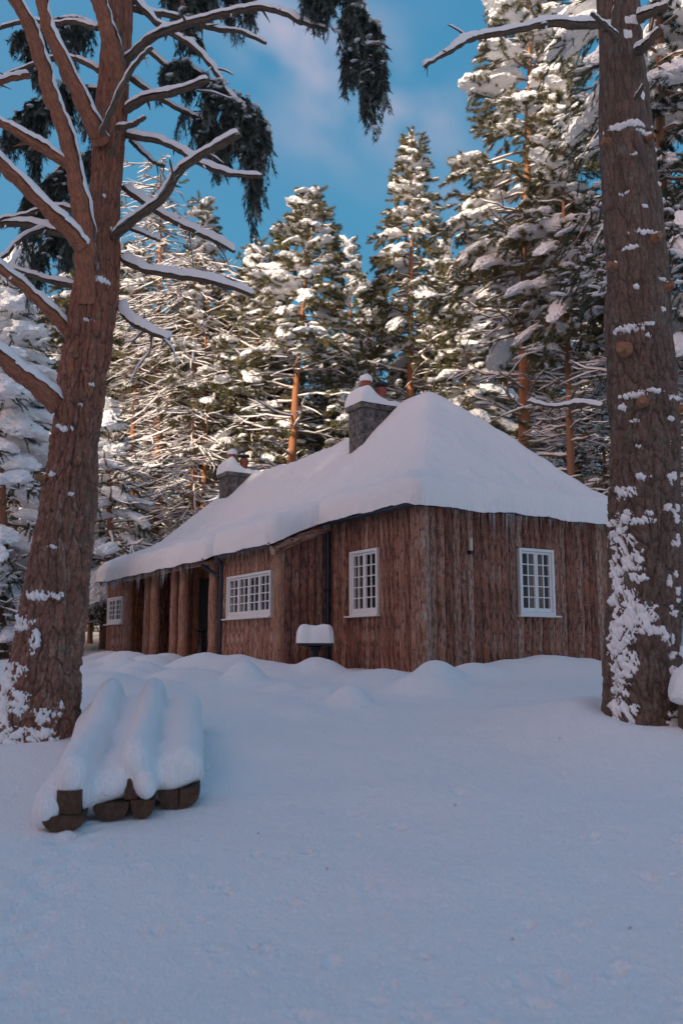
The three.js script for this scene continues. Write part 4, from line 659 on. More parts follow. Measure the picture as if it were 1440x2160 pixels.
  L([[262, 395, 0.1], [325, 442, 0], [375, 471, -0.1], [437, 500, -0.2], [494, 530, -0.3]], 16, 8, G, { snow: 0.045, spurs: 9, twigs: [[[400, 490, -0.1], [405, 530, -0.1], [412, 578, -0.1]], [[455, 512, -0.2], [472, 535, -0.2], [484, 560, -0.2]]] });
  L([[258, 545, 0], [308, 571, -0.2], [375, 583, -0.3], [450, 596, -0.4], [535, 622, -0.5]], 17, 9, G, { snow: 0.06, spurs: 4 });
  L([[250, 645, 0.1], [283, 683, -0.1], [317, 700, -0.2], [356, 718, -0.3]], 17, 9, G, { snow: 0.06, spurs: 4, twigs: [[[320, 704, -0.2], [316, 740, -0.2], [290, 775, -0.25], [272, 815, -0.3]], [[345, 715, -0.3], [366, 740, -0.3], [372, 770, -0.3]], [[300, 700, -0.2], [280, 720, -0.2], [262, 722, -0.2]]] });
  L([[268, 480, 0.1], [300, 492, 0], [338, 508, -0.1]], 10, 6, G, { snow: 0.03, spurs: 3 });
  L([[275, 295, 0.2], [300, 322, 0.2], [330, 345, 0.2], [348, 350, 0.2]], 10, 7, G, { snow: 0.03, spurs: 3 });
  const b17 = L([[282, 2, 0.1], [333, 50, 0.1], [375, 79, 0.1], [417, 108, 0.05], [448, 145, 0], [470, 180, 0], [492, 212, 0], [525, 238, 0], [560, 260, 0]], 15, 7, G, { snow: 0.04, spurs: 12, twigs: [[[448, 145, 0], [470, 148, 0], [492, 158, 0]]] });
  const b18 = L([[276, 165, 0.2], [342, 212, 0.25], [400, 242, 0.3], [442, 262, 0.3], [478, 290, 0.3]], 13, 7, G, { snow: 0.035, spurs: 6 });
  const b19 = L([[316, 110, 0.3], [358, 142, 0.3], [400, 146, 0.3], [450, 175, 0.3], [486, 205, 0.3], [520, 235, 0.3]], 11, 6, G, { snow: 0.04, spurs: 6 });
  const up = L([[360, -30, 0.3], [390, 14, 0.3], [400, 60, 0.3], [408, 110, 0.3]], 9, 5, O, { snow: 0.01 });
  const bt = L([[300, -40, 0.4], [360, -20, 0.4], [430, -12, 0.4], [500, -18, 0.4], [560, -26, 0.4]], 12, 6, G, { snow: 0.04 });
  const bd = L([[560, -90, -0.5], [620, -50, -0.7], [680, -22, -0.8], [730, -6, -0.8], [772, 40, -0.8], [786, 110, -0.8]], 14, 6, G, { snow: 0.05, spurs: 4 });
  const bc = L([[205, 60, 0.9], [150, 40, 1.0], [95, 60, 1.1], [50, 110, 1.2]], 12, 6, G, { snow: 0.03 }), bc2 = L([[215, 190, 0.8], [150, 190, 1.0], [90, 220, 1.1], [40, 290, 1.2]], 12, 6, G, { snow: 0.04 }), bc3 = L([[215, 330, 0.8], [150, 340, 1.0], [100, 390, 1.1], [60, 440, 1.2]], 12, 6, G, { snow: 0.04 }), bc4 = L([[200, 460, 0.8], [160, 470, 0.9], [110, 510, 1.0], [80, 560, 1.0]], 10, 6, G, { snow: 0.04 });
  const dark = [0.085, 0.1, 0.085];
  sprays(t, [...hang(b17, 0.72, 1, 70, 0.35, 0.85, 1, 0.13), ...hang(b17, 0.9, 1, 40, 0.75, 1.2, 8, 0.13), ...hang(b17, 0.6, 0.9, 34, 0.2, 0.55, 12)], 21, dark);
  sprays(t, [...hang(b19, 0.15, 1, 110, 0.2, 0.6, 2, 0.15), ...hang(b18, 0.45, 1, 60, 0.25, 0.6, 3, 0.14)], 22, dark);
  sprays(t, [...hang(bt, 0.2, 0.85, 90, 0.15, 0.45, 4, 0.16), ...hang(up, 0.4, 1, 30, 0.15, 0.4, 44, 0.15)], 23, dark);
  sprays(t, [...hang(bd, 0.25, 0.75, 90, 0.2, 0.5, 5, 0.17), ...hang(bd, 0.7, 1, 90, 0.4, 0.85, 6, 0.14), ...hang(bd, 0.93, 1, 40, 0.6, 0.95, 16, 0.08)], 24, dark);
  sprays(t, [...hang(bc, 0.1, 1, 120, 0.2, 0.7, 7, 0.22), ...hang(bc2, 0.1, 1, 150, 0.25, 0.8, 9, 0.22), ...hang(bc3, 0.1, 1, 150, 0.25, 0.8, 10, 0.22), ...hang(bc4, 0.1, 1, 90, 0.2, 0.6, 11, 0.2)], 25, dark);
}
{
  // ---- right: thick straight trunk, grey-brown, pruned
  const F = RT.F, t = thing('thick_conifer_tree', 'thick dark grey-brown trunk plastered with snow, right of the cabin', 'tree');
  const trunk = bigTrunk([[1358, 1700, 236], [1357, 1560, 186], [1353, 1450, 166], [1354, 1330, 158], [1357, 1200, 154], [1358, 1080, 152], [1356, 950, 152], [1352, 820, 148], [1346, 700, 142], [1340, 580, 134], [1333, 470, 126], [1326, 360, 124], [1318, 240, 116], [1308, 120, 106], [1300, 0, 100], [1294, -140, 92], [1284, -400, 70], [1270, -700, 45]], F, 8, (c, v) => {
    let k = mix3([0.26, 0.17, 0.135], [0.19, 0.125, 0.1], c.id); k = mix3(k, [0.28, 0.2, 0.165], smooth(c.id2, 0.6, 0.95) * 0.7); k = mix3(k, [0.26, 0.27, 0.22], smooth(N3(c.q.x * 6, c.q.y * 5, c.q.z * 6) + 0.6 * N3(c.q.x * 28, c.q.y * 28, c.q.z * 28), 0.35, 0.65) * 0.65); return mix3([0.12, 0.08, 0.062], k, smooth(c.e1, 0.0, 0.12));
  }, 0.03);
  const tm = part('trunk', trunk.geometry, M.bark, t), r = rng(31);
  const left = []; for (let k = 0; k < 26; k++) left.push([1284 + 52 * r() * r(), 1090 + 120 * r(), 0.03 + 0.05 * r(), 0.03 + 0.04 * r(), 0.95]); for (let k = 0; k < 60; k++) left.push([1278 + 62 * r() * r(), 1190 + 330 * r(), 0.04 + 0.06 * r(), 0.03 + 0.06 * r(), 0.95 + 0.2 * r()]); for (let k = 0; k < 22; k++) left.push([1400 + 25 * (r() - 0.5), 1000 + 420 * r(), 0.02 + 0.03 * r(), 0.02 + 0.03 * r()]); for (let k = 0; k < 26; k++) left.push([1285 + 120 * r(), 60 + 1300 * r(), 0.02 + 0.025 * r(), 0.015 + 0.015 * r(), 0.8]);
  addPatches(tm, trunk.cling([...left, [1310, 1300, 0.2, 0.12, 1.3], [1345, 1330, 0.2, 0.05, 1.1], [1300, 1400, 0.12, 0.1, 1.15], [1290, 1255, 0.1, 0.06, 1.2], [1320, 1225, 0.08, 0.05, 1.05], [1320, 1110, 0.15, 0.035, 1.1], [1300, 1050, 0.1, 0.06, 1.1], [1330, 1020, 0.09, 0.03, 1.0], [1320, 850, 0.14, 0.035, 1.2], [1355, 843, 0.1, 0.025, 1.1], [1408, 852, 0.1, 0.03, 1.1], [1295, 870, 0.05, 0.04, 1], [1310, 710, 0.15, 0.045, 1.25], [1345, 706, 0.08, 0.02, 1], [1350, 515, 0.16, 0.03, 1.2], [1310, 545, 0.08, 0.03, 1], [1385, 610, 0.08, 0.015, 1.1], [1300, 292, 0.2, 0.035, 1.35], [1350, 308, 0.14, 0.025, 1.2], [1285, 572, 0.06, 0.04, 1.1], [1300, 430, 0.09, 0.025, 0.9], [1330, 70, 0.16, 0.04, 1], [1275, 75, 0.06, 0.06, 1], [1330, 1560, 0.3, 0.05, 1.1], [1400, 1520, 0.1, 0.1, 0.9], [1380, 1340, 0.08, 0.06, 1], [1425, 1370, 0.06, 0.06, 1.1]], 0.026));
  for (const [px, py, rr] of [[1273, 316, 0.045], [1352, 320, 0.028], [1362, 528, 0.038], [1392, 622, 0.038], [1300, 752, 0.06], [1332, 866, 0.045], [1424, 872, 0.04], [1284, 575, 0.04]]) { const row = trunk.pointAt(px, py), w = at(px, py, F), k = clamp((w.x - row.p.x) / row.r, -0.9, 0.9), n = V3(k, 0.1, Math.sqrt(1 - k * k)).normalize(), p = V3(row.p.x + row.r * k * 0.93, w.y, row.p.z + row.r * Math.sqrt(1 - k * k) * 0.93); part('cut_stub', new Geo().tube([p.clone(), p.clone().addScaledVector(n, 0.06), p.clone().addScaledVector(n, 0.09)], [rr * 1.35, rr, rr * 0.92], 16, 0.15).build(), M.cutWood, t, 'pale sawn branch stub'); }
  const G = M.limbGrey, L = (pts, a, b, o) => limb(t, pts, a, b, F, G, o);
  L([[1262, 52, -0.3], [1220, 54, -0.5], [1160, 50, -0.6], [1100, 62, -0.7], [1040, 74, -0.8], [995, 82, -0.9], [960, 102, -1], [925, 122, -1], [892, 140, -1]], 20, 5, { snow: 0.05, spurs: 14, twigs: [[[990, 82, -0.9], [968, 66, -0.9], [944, 52, -0.9]]] });
  L([[1300, 90, -0.45], [1298, 50, -0.55], [1300, 0, -0.6], [1302, -60, -0.6]], 18, 12, { snow: 0.01, least: 0.1 });
  L([[1298, 78, -0.5], [1275, 55, -0.65], [1245, 28, -0.75]], 14, 6, { snow: 0.025, spurs: 2 });
  L([[1345, 108, -0.3], [1368, 92, -0.5], [1392, 60, -0.6]], 22, 12, { snow: 0.03, spurs: 2 });
  L([[1345, 40, -0.3], [1372, 28, -0.4], [1408, 12, -0.5]], 22, 14, { snow: 0.045 });
  L([[1340, 208, -0.45], [1350, 192, -0.6], [1356, 178, -0.65]], 10, 6, { snow: 0.012 });
  L([[1270, 858, -0.1], [1220, 852, 0.3], [1170, 858, 0.5], [1110, 848, 0.6]], 11, 6, { snow: 0.035, spurs: 5 });
}
// ---------------------------------------------------------------- the wood behind the cabin
// shared pieces: a needle sprig, lumps of snow, small crumbs of snow
function sprigGeo(seed, n, len, needle, flat) {
  const g = new Geo(), r = rng(seed);
  for (let k = 0; k < n; k++) {
    const t = Math.pow(r(), 0.8), th = r() * 6.283, ang = 0.55 + 0.5 * r(), L = needle * (0.75 + 0.5 * r()) * (1.15 - 0.45 * t), o = V3(0, 0.02 * N3(t * 3, seed, 1), len * t);
    const d = V3(Math.cos(th) * Math.sin(ang), Math.sin(th) * Math.sin(ang) * flat, Math.cos(ang)).normalize(), s = V3().crossVectors(d, V3(r() - 0.5, r() - 0.5, r() - 0.5)).normalize().multiplyScalar(0.006 + 0.003 * r());
    const a = g.v(o.x - s.x, o.y - s.y, o.z - s.z), b = g.v(o.x + s.x, o.y + s.y, o.z + s.z), c = g.v(o.x + d.x * L, o.y + d.y * L, o.z + d.z * L); g.i.push(a, b, c);
  }
  return g.build();
}
const pineSprig = sprigGeo(1, 96, 0.34, 0.13, 1), firSprig = sprigGeo(2, 104, 0.5, 0.075, 0.45);
const lumps = [0, 1, 2, 3].map((s) => {
  const g = new THREE.IcosahedronGeometry(1, 9), a = g.attributes.position;
  for (let k = 0; k < a.count; k++) {
    const x = a.getX(k), y = a.getY(k), z = a.getZ(k), q = s * 9.3, f = 1 + 0.34 * N3(x * 1.5 + q, y * 1.5, z * 1.5) + 0.2 * N3(x * 3.6 + q, y * 3.6, z * 3.6) + 0.1 * N3(x * 8 + q, y * 8, z * 8);
    const fr = y < 0.1 ? 0.35 * Math.max(0, N3(x * 5 + q, 4, z * 5)) * Math.hypot(x, z) : 0;
    a.setXYZ(k, x * f, (y > 0 ? y * f : y * 0.45 * f) - fr, z * f);
  }
  g.computeVertexNormals(); return g;
});
const barkTone = (t, orange, f) => mix3([0.19 * f, 0.115 * f, 0.08 * f], [0.42 * f, 0.17 * f, 0.075 * f], clamp(orange * smooth(t, 0.1, 0.45), 0, 1));

// o: H height, r0 trunk radius, lean (x, z), crown from (share of H), crownR, boughs, dead (bare branches), fol (foliage share), snow, droop, orange
function conifer(o) {
  const r = rng(o.seed), g = new THREE.Group(), H = o.H, lean = o.lean ?? [0, 0], n = 26, f = 0.85 + 0.3 * r();
  const axis = (t) => V3(lean[0] * t + 0.12 * (o.wave ?? 1) * N3(t * 3, o.seed, 1) * Math.min(1, t * 3), H * t, lean[1] * t + 0.12 * N3(t * 3, o.seed, 7) * Math.min(1, t * 3)), radius = (t) => o.r0 * (Math.pow(1 - t, 0.85) * 0.95 + 0.05 * (1 - t) + 0.012) * (1 + 0.35 * Math.exp(-t * 40));
  const tg = new Geo(), tp = [], tr = []; for (let k = 0; k <= n; k++) { tp.push(axis(k / n)); tr.push(radius(k / n)); }
  tg.tube(tp, tr, 10, 0.16, true, o.seed); for (let k = 0; k < tg.n; k++) { const y = tg.p[3 * k + 1] / H, c = barkTone(y, o.orange ?? 1, f * (0.82 + 0.5 * (0.5 + N3(tg.p[3 * k] * 9, tg.p[3 * k + 1] * 3, tg.p[3 * k + 2] * 9)))); tg.c.push(...c); }
  part('trunk', tg.build(), M.farBark, g);
  const crown = new THREE.Group(); crown.name = 'crown'; g.add(crown);
  const wood = new Geo(), white = new Geo(), sprigs = [], flecks = [], pads = [], d = new THREE.Object3D(), q = V3();
  const bough = (p, dir, L, rad, droop, lift, sides = 4, seg = 5) => { const pts = [], rs = []; for (let k = 0; k <= seg; k++) { const t = k / seg; pts.push(V3(p.x + dir.x * L * t + 0.1 * L * 0.5 * N3(t * 3, p.y * 5, o.seed), p.y + dir.y * L * t - droop * L * t * t + lift * L * t * t * t + 0.06 * L * N3(t * 4, p.y * 7, 3), p.z + dir.z * L * t + 0.1 * L * 0.5 * N3(t * 3, p.y * 5, o.seed + 9))); rs.push(rad * (1 - 0.75 * t) + 0.004); } return [pts, rs]; };
  const sprig = (p, dir, s) => { d.position.copy(p); q.copy(p).add(dir); d.lookAt(q); d.rotateZ(r() * 6.28); d.scale.setScalar(s); d.updateMatrix(); sprigs.push(d.matrix.clone()); if (r() < 0.5 * (o.snow ?? 1)) { d.position.addScaledVector(dir, 0.12 * s); d.position.y += 0.035; d.rotation.set((r() - 0.5) * 0.5, Math.atan2(dir.x, dir.z), 0); const z = (0.03 + 0.07 * r() * r()) * Math.min(1.2, s); d.scale.set(z * 1.1, z * 0.8, z * (1.4 + r())); d.updateMatrix(); flecks.push(d.matrix.clone()); } };
  const pad = (p, az, s, tilt = 0) => { s = Math.min(s, o.padMost ?? 0.4); d.position.copy(p); d.rotation.set(tilt, az, 0, 'YXZ'); d.scale.set(s * (0.6 + 0.35 * r()), s * (0.34 + 0.2 * r()), s * (0.9 + 0.5 * r())); d.updateMatrix(); pads.push(d.matrix.clone()); };
  // bare lower branches, each with its line of snow
  for (let k = 0; k < (o.dead ?? 0); k++) {
    const t = lerp(o.deadFrom ?? 0.1, o.deadTo ?? (o.from + 0.12), r()), az = r() * 6.283, p = axis(t), L = (o.deadLen ?? 1.7) * (0.45 + 0.75 * r()), dir = V3(Math.sin(az), -0.12 + 0.35 * r() - (o.deadDroop ?? 0), Math.cos(az));
    const [pts, rs] = bough(p, dir, L, (o.thin ?? 1) * (0.02 + 0.012 * r()), 0.25 * r() + (o.deadDroop ?? 0), 0.3 * r(), 4, 6); wood.tube(pts, rs, 4, 0, false); white.cap(pts, rs, (o.thin ?? 1) * (0.026 + 0.03 * r()), 1.1, 3, k, 0.7, 0.1);
    const tw = 3 + Math.floor(r() * (o.twigs ?? 4));
    for (let j = 0; j < tw; j++) { const i = 2 + Math.floor(r() * 4), b = az + (r() < 0.5 ? 1 : -1) * (0.4 + 0.8 * r()), [tp2, tr2] = bough(pts[i], V3(Math.sin(b), (r() - 0.5) * 0.9 - (o.deadDroop ?? 0), Math.cos(b)), L * (0.2 + 0.3 * r()), 0.01, 0.2 * r(), 0.2 * r(), 3, 3); wood.tube(tp2, tr2, 3, 0, false); white.cap(tp2, tr2, (o.thin ?? 1) * (0.014 + 0.02 * r()), 1.2, 3, j, 0.6, 0.1); if (r() < (o.deadFol ?? 0.15)) sprig(tp2[3], tp2[3].clone().sub(tp2[2]).normalize(), 0.9 + 0.5 * r()); }
  }
  // living boughs
  const prof = o.profile ?? ((u) => Math.pow(1 - u, 0.75) * Math.min(1, 0.55 + u * 2.2));
  for (let k = 0; k < (o.boughs ?? 60); k++) {
    const u = Math.pow((k + r()) / o.boughs, o.pack ?? 0.95), t = lerp(o.from, 0.985, u), p = axis(t), az = k * 2.39996 + r() * 0.7, gap = 0.6 + 0.65 * r(), L = Math.max(0.22, o.crownR * prof(u) * gap), rise = lerp(o.rise0 ?? -0.15, o.rise1 ?? 0.75, Math.pow(u, 1.6));
    const dir = V3(Math.sin(az), rise + (r() - 0.5) * 0.25, Math.cos(az)).normalize(), dr = (o.droop ?? 0.35) * (1 - 0.6 * u) * (0.7 + 0.6 * r());
    const [pts, rs] = bough(p, dir, L, 0.012 + 0.012 * L, dr, (o.lift ?? 0.2) * r(), 4, 6); wood.tube(pts, rs, 4, 0, false); white.cap(pts, rs, 0.03, 1.2, 3, k, 0.8, 0.1);
    const subs = Math.max(3, Math.round(L * 5.0)), F = o.fol ?? 0.72;
    for (let j = 0; j < subs; j++) {
      const w = 0.42 + 0.58 * (j + r()) / subs, i = Math.min(5, Math.floor(w * 6)), base = pts[i].clone().lerp(pts[i + 1], w * 6 - i), sd = (j % 2 ? 1 : -1) * (0.5 + 0.6 * r()), b = az + sd, SL = L * 0.42 * (1.15 - w * 0.7) * (0.6 + 0.6 * r()) + 0.12;
      const [sp, sr] = bough(base, V3(Math.sin(b), rise * 0.4 + (r() - 0.5) * 0.4, Math.cos(b)), SL, 0.007, dr * 1.1, 0.1, 3, 3); wood.tube(sp, sr, 3, 0, false);
      const c = Math.round((1.0 + SL * 5.0) * F * (o.dense ?? 1)); for (let e = 0; e < c; e++) { const z = Math.min(2.99, 3 * (0.15 + 0.85 * (e + r()) / c)), m = Math.floor(z), pp = sp[m].clone().lerp(sp[m + 1], z - m), dd = sp[m + 1].clone().sub(sp[m]).normalize().add(V3((r() - 0.5) * 1.3, (r() - 0.5) * 0.9 - (o.hangs ?? 0.1), (r() - 0.5) * 1.3)).normalize(); sprig(pp, dd, (o.sprig ?? 1) * (0.7 + 0.6 * r())); }
      if (r() < 0.12 * (o.snow ?? 1)) pad(sp[2].clone().add(V3(0, 0.05, 0)), b, (0.10 + 0.16 * r() + 0.09 * SL) * (o.padSize ?? 1), 0.25);
    }
    const tip = Math.round((2 + 2 * r()) * F); for (let e = 0; e < tip; e++) sprig(pts[5].clone().lerp(pts[6], r()), pts[6].clone().sub(pts[5]).normalize().add(V3((r() - 0.5), (r() - 0.5) * 0.8, (r() - 0.5))).normalize(), (o.sprig ?? 1) * (0.8 + 0.5 * r()));
    const clump = N3(Math.sin(az) * 1.1 + o.seed, t * 7, Math.cos(az) * 1.1) + 0.02; // some boughs carry a heavy load, others have shed it
    if (clump > 0 || r() < 0.15) { const np = Math.round((0.8 + L * 1.3) * (o.snow ?? 1) * (clump > 0 ? 1.2 : 0.4)); for (let e = 0; e < np; e++) { const z = 6 * (0.45 + 0.55 * (e + r()) / np), m = Math.min(5, Math.floor(z)), pp = pts[m].clone().lerp(pts[m + 1], z - m), dd = pts[m + 1].clone().sub(pts[m]); pp.y += 0.06; pp.x += (r() - 0.5) * 0.25 * L * 0.6; pp.z += (r() - 0.5) * 0.25 * L * 0.6; pad(pp, az, (0.10 + 0.2 * r() * r() + 0.06 * L) * (o.padSize ?? 1) * (clump > 0.1 ? 1.75 : 1.1), clamp(-Math.atan2(dd.y, Math.hypot(dd.x, dd.z)), -0.9, 0.9)); } }
  }
  for (const m of [part('branches', wood.build(), M.twig, crown), part('branch_snow', white.build(), M.treeSnow, crown)]) m.userData = { kind: 'stuff' };
  const inst = (name, geo, m, list, tint) => { if (!list.length) return; const im = new THREE.InstancedMesh(geo, m, list.length); list.forEach((x, k) => { im.setMatrixAt(k, x); if (tint) im.setColorAt(k, tint(k)); }); im.name = name; im.castShadow = im.receiveShadow = true; im.userData = { kind: 'stuff' }; crown.add(im); };
  const tone = o.tone ?? [0.15, 0.135, 0.06], cc = new THREE.Color();
  inst('foliage', o.fir ? firSprig : pineSprig, M.needle, sprigs, () => { const a = 0.65 + 0.7 * r(), b = 0.85 + 0.3 * r(); return cc.setRGB(tone[0] * a * b, tone[1] * a, tone[2] * a).clone(); });
  inst('snow_crumbs', crumb, M.treeSnow, flecks);
  for (let v = 0; v < 2; v++) inst('snow_pads', lumps[(o.seed + v) % 4], M.treeSnow, pads.filter((x, k) => k % 2 === v));
  g.userData.count = sprigs.length; return g;
}
const stats = { trees: 0, sprigs: 0 };
function plant(root, name, label, group, F, bx, scale = 1, turn = 0) {
  const x = ray(bx, 1350).x * F; root.position.set(x, ground(x, F, false) - 0.15, -F); root.scale.setScalar(scale); root.rotation.y = turn; root.name = numbered(name);
  root.userData = { label, category: 'tree' }; if (group) root.userData.group = group; scene.add(root); stats.trees++; return root;
}
// a tree whose foot stands at pixel column bx and whose tip is at (tx, ty), at distance F
function tree(name, label, F, bx, tx, ty, o) {
  const x = ray(bx, 1350).x * F, y = ground(x, F, false) - 0.15, tip = at(tx, ty, F), root = conifer({ ...o, H: tip.y - y, lean: [tip.x - x, o.back ?? 0] }); return plant(root, name, label, undefined, F, bx);
}
const pineTop = (u) => u > 0.8 ? 0.62 * (1 - u) / 0.2 + 0.05 : 0.62 + 0.38 * Math.sin(Math.min(1, (0.8 - u) / 0.5) * 1.57);
// the ones that stand out
tree('pine_tree', 'orange-trunked pine with snowy rounded top right behind the cabin ridge, between the chimneys', 28, 585, 655, 402, { seed: 101, r0: 0.2, from: 0.62, crownR: 2.1, boughs: 80, dead: 70, deadFrom: 0.22, deadTo: 0.7, deadLen: 1.9, droop: 0.35, tone: [0.16, 0.14, 0.06], snow: 1.0, deadFol: 0.3 });
tree('pine_tree', 'tall narrow pointed pine right of the near chimney, tip highest against open sky', 30, 852, 872, 282, { seed: 102, r0: 0.19, from: 0.55, crownR: 1.85, boughs: 95, dead: 55, deadFrom: 0.2, deadTo: 0.66, deadLen: 1.8, droop: 0.5, tone: [0.16, 0.14, 0.06], snow: 0.8, deadFol: 0.35, profile: (u) => Math.pow(1 - u, 0.8) * Math.min(1, 0.7 + u) });
tree('pine_tree', 'tall snow-laden pine with pinkish trunk above the right roof slope', 24, 1095, 1120, -160, { seed: 103, r0: 0.21, from: 0.46, crownR: 2.3, boughs: 110, dead: 80, deadFrom: 0.14, deadTo: 0.58, deadLen: 2.0, droop: 0.45, tone: [0.15, 0.135, 0.065], snow: 1.1, padSize: 1.1, deadFol: 0.15, profile: (u) => Math.pow(1 - u, 0.6) });
tree('larch_tree', 'bare frosted larch of fine white branches seen right of the big forked pine', 31, 330, 338, 322, { thin: 0.7, seed: 104, r0: 0.2, from: 0.3, crownR: 2.6, boughs: 0, dead: 270, deadFrom: 0.12, deadTo: 0.98, deadLen: 1.75, twigs: 9, deadDroop: 0.16, deadFol: 0.02, snow: 0.4, orange: 0.5 });
tree('larch_tree', 'second frosted larch with long drooping white branches, left of the far chimney', 30, 410, 412, 520, { thin: 0.7, seed: 105, r0: 0.18, from: 0.3, crownR: 2.6, boughs: 0, dead: 260, deadFrom: 0.12, deadTo: 0.98, deadLen: 2.3, twigs: 9, deadDroop: 0.24, deadFol: 0.06, snow: 0.4, orange: 0.8 });
tree('pine_tree', 'bushy snow-topped pine just behind the frosted larches', 33, 425, 425, 425, { seed: 106, r0: 0.2, from: 0.4, crownR: 2.4, boughs: 100, dead: 30, droop: 0.4, snow: 1.3 });
tree('pine_tree', 'broad low pine leaning against the rounded pine, snow along its left shoulder', 30, 515, 548, 515, { seed: 107, r0: 0.19, from: 0.42, crownR: 2.2, boughs: 90, dead: 70, deadFrom: 0.15, deadTo: 0.6, deadLen: 2, droop: 0.4, snow: 1.2, tone: [0.16, 0.14, 0.06], deadFol: 0.35 });
tree('pine_tree', 'small dark pine tip in the gap between the two tall middle pines', 40, 735, 735, 505, { seed: 108, r0: 0.18, from: 0.35, crownR: 1.9, boughs: 80, dead: 40, droop: 0.4, snow: 0.9 });
tree('pine_tree', 'low snowy pine filling the gap left of the tall pointed pine', 34, 775, 780, 590, { seed: 109, r0: 0.17, from: 0.4, crownR: 2.0, boughs: 80, dead: 60, deadLen: 1.8, droop: 0.4, snow: 1.1, deadFol: 0.3 });
tree('pine_tree', 'thin pale pine tip just right of the tall pointed pine', 40, 940, 934, 500, { seed: 110, r0: 0.17, from: 0.4, crownR: 1.8, boughs: 80, dead: 60, droop: 0.4, snow: 1.3 });
tree('pine_tree', 'short snow-heaped pine between the pointed pine and the right-hand pines', 29, 975, 990, 565, { seed: 111, r0: 0.16, from: 0.4, crownR: 1.9, boughs: 85, dead: 70, deadLen: 1.8, droop: 0.5, snow: 1.6, padSize: 1.3, deadFol: 0.25 });
tree('spruce_tree', 'dark spruce with long drooping snow-loaded boughs behind the right trunk', 19, 1400, 1385, -500, { seed: 112, r0: 0.2, from: 0.42, crownR: 3.0, boughs: 62, dead: 40, deadFrom: 0.1, deadTo: 0.3, droop: 0.75, rise0: -0.3, hangs: 0.45, fir: true, tone: [0.045, 0.065, 0.04], snow: 1.5, padSize: 1.05, orange: 0.3, profile: (u) => Math.pow(1 - u, 0.6) });
tree('pine_tree', 'slim pine with a pale bare trunk near the right end of the roof', 22, 1212, 1180, 150, { seed: 113, r0: 0.13, from: 0.5, crownR: 1.7, boughs: 70, dead: 75, deadFrom: 0.1, deadTo: 0.55, deadLen: 1.6, droop: 0.5, snow: 1.2, orange: 0.4 });
tree('fir_tree', 'low fir with great cushions of snow beyond the foot of the forked pine', 21, 5, 15, 560, { seed: 114, r0: 0.16, from: 0.12, crownR: 1.9, boughs: 60, dead: 20, droop: 0.6, hangs: 0.4, fir: true, tone: [0.06, 0.07, 0.035], snow: 1.7, padSize: 1.9, padMost: 0.6, orange: 0.4 });
tree('fir_tree', 'small fir with drooping snow cushions beside the left end of the cabin', 26.5, 222, 235, 860, { seed: 115, r0: 0.16, from: 0.22, crownR: 1.7, boughs: 40, dead: 40, deadFrom: 0.1, deadTo: 0.9, droop: 0.8, hangs: 0.4, fir: true, tone: [0.06, 0.07, 0.035], snow: 1.5, padSize: 1.4, orange: 0.7 });
tree('pine_tree', 'snowy pine at the right edge, seen right of the thick trunk', 19, 1470, 1470, -250, { seed: 116, r0: 0.18, from: 0.3, crownR: 2.2, boughs: 110, dead: 70, deadLen: 2, droop: 0.5, snow: 1.2, orange: 0.6, tone: [0.05, 0.07, 0.045] });
// the rows behind: a few kinds, set out again and again
const kinds = [
  { seed: 201, H: 15, r0: 0.17, from: 0.58, crownR: 2.0, boughs: 60, dead: 85, deadFrom: 0.08, deadTo: 0.68, deadLen: 1.8, droop: 0.4, snow: 0.6, deadFol: 0.2 },
  { seed: 202, H: 16, r0: 0.19, from: 0.62, crownR: 2.1, boughs: 55, dead: 90, deadFrom: 0.08, deadTo: 0.72, deadLen: 2.0, droop: 0.45, snow: 0.6, deadFol: 0.15 },
  { seed: 203, H: 14, r0: 0.17, from: 0.16, crownR: 2.2, boughs: 110, dead: 20, droop: 0.6, hangs: 0.35, fir: true, tone: [0.04, 0.055, 0.035], snow: 0.7, orange: 0.4 },
].map(conifer);
// what tells one tree of the wood from another: its kind, its row, and what it stands above or beside
const wood = ['slender snowy pine', 'bare-stemmed snowy pine', 'dark snow-laden fir'], rowName = { 31: 'foremost row', 36: 'second row', 43: 'third row', 52: 'fourth row', 66: 'hindmost row', 0: 'undergrowth' };
const marks = [[20, 'at the left edge'], [110, 'left of the forked trunk'], [200, 'behind the forked trunk'], [300, 'above the porch posts'], [400, 'left of the far chimney'], [500, 'above the far chimney'], [590, 'right of the far chimney'], [680, 'midway between the chimneys'], [790, 'above the near chimney'], [900, 'above the roof peak'], [1000, 'right of the roof peak'], [1110, 'above the right-hand window'], [1220, 'left of the thick trunk'], [1340, 'behind the thick trunk'], [2000, 'at the right edge']];
const told = new Set();
function stand(kind, F, bx, s, turn, row) {
  let k = marks.findIndex(([x]) => bx < x), label = wood[kind] + ', ' + rowName[row] + ' of the wood, ' + marks[k][1];
  if (told.has(label)) label = 'rightmost ' + label; if (told.has(label)) label = label.replace('rightmost', 'farthest right'); told.add(label);
  return again(kind, F, bx, s, turn, kind === 2 ? 'fir_tree' : 'pine_tree', label, 'trees of the wood behind the cabin');
}
const first = [true, true, true];
function again(k, F, bx, scale, turn, name, label, group) { const o = first[k] ? kinds[k] : kinds[k].clone(true); first[k] = false; return plant(o, name, label, group, F, bx, scale, turn); }
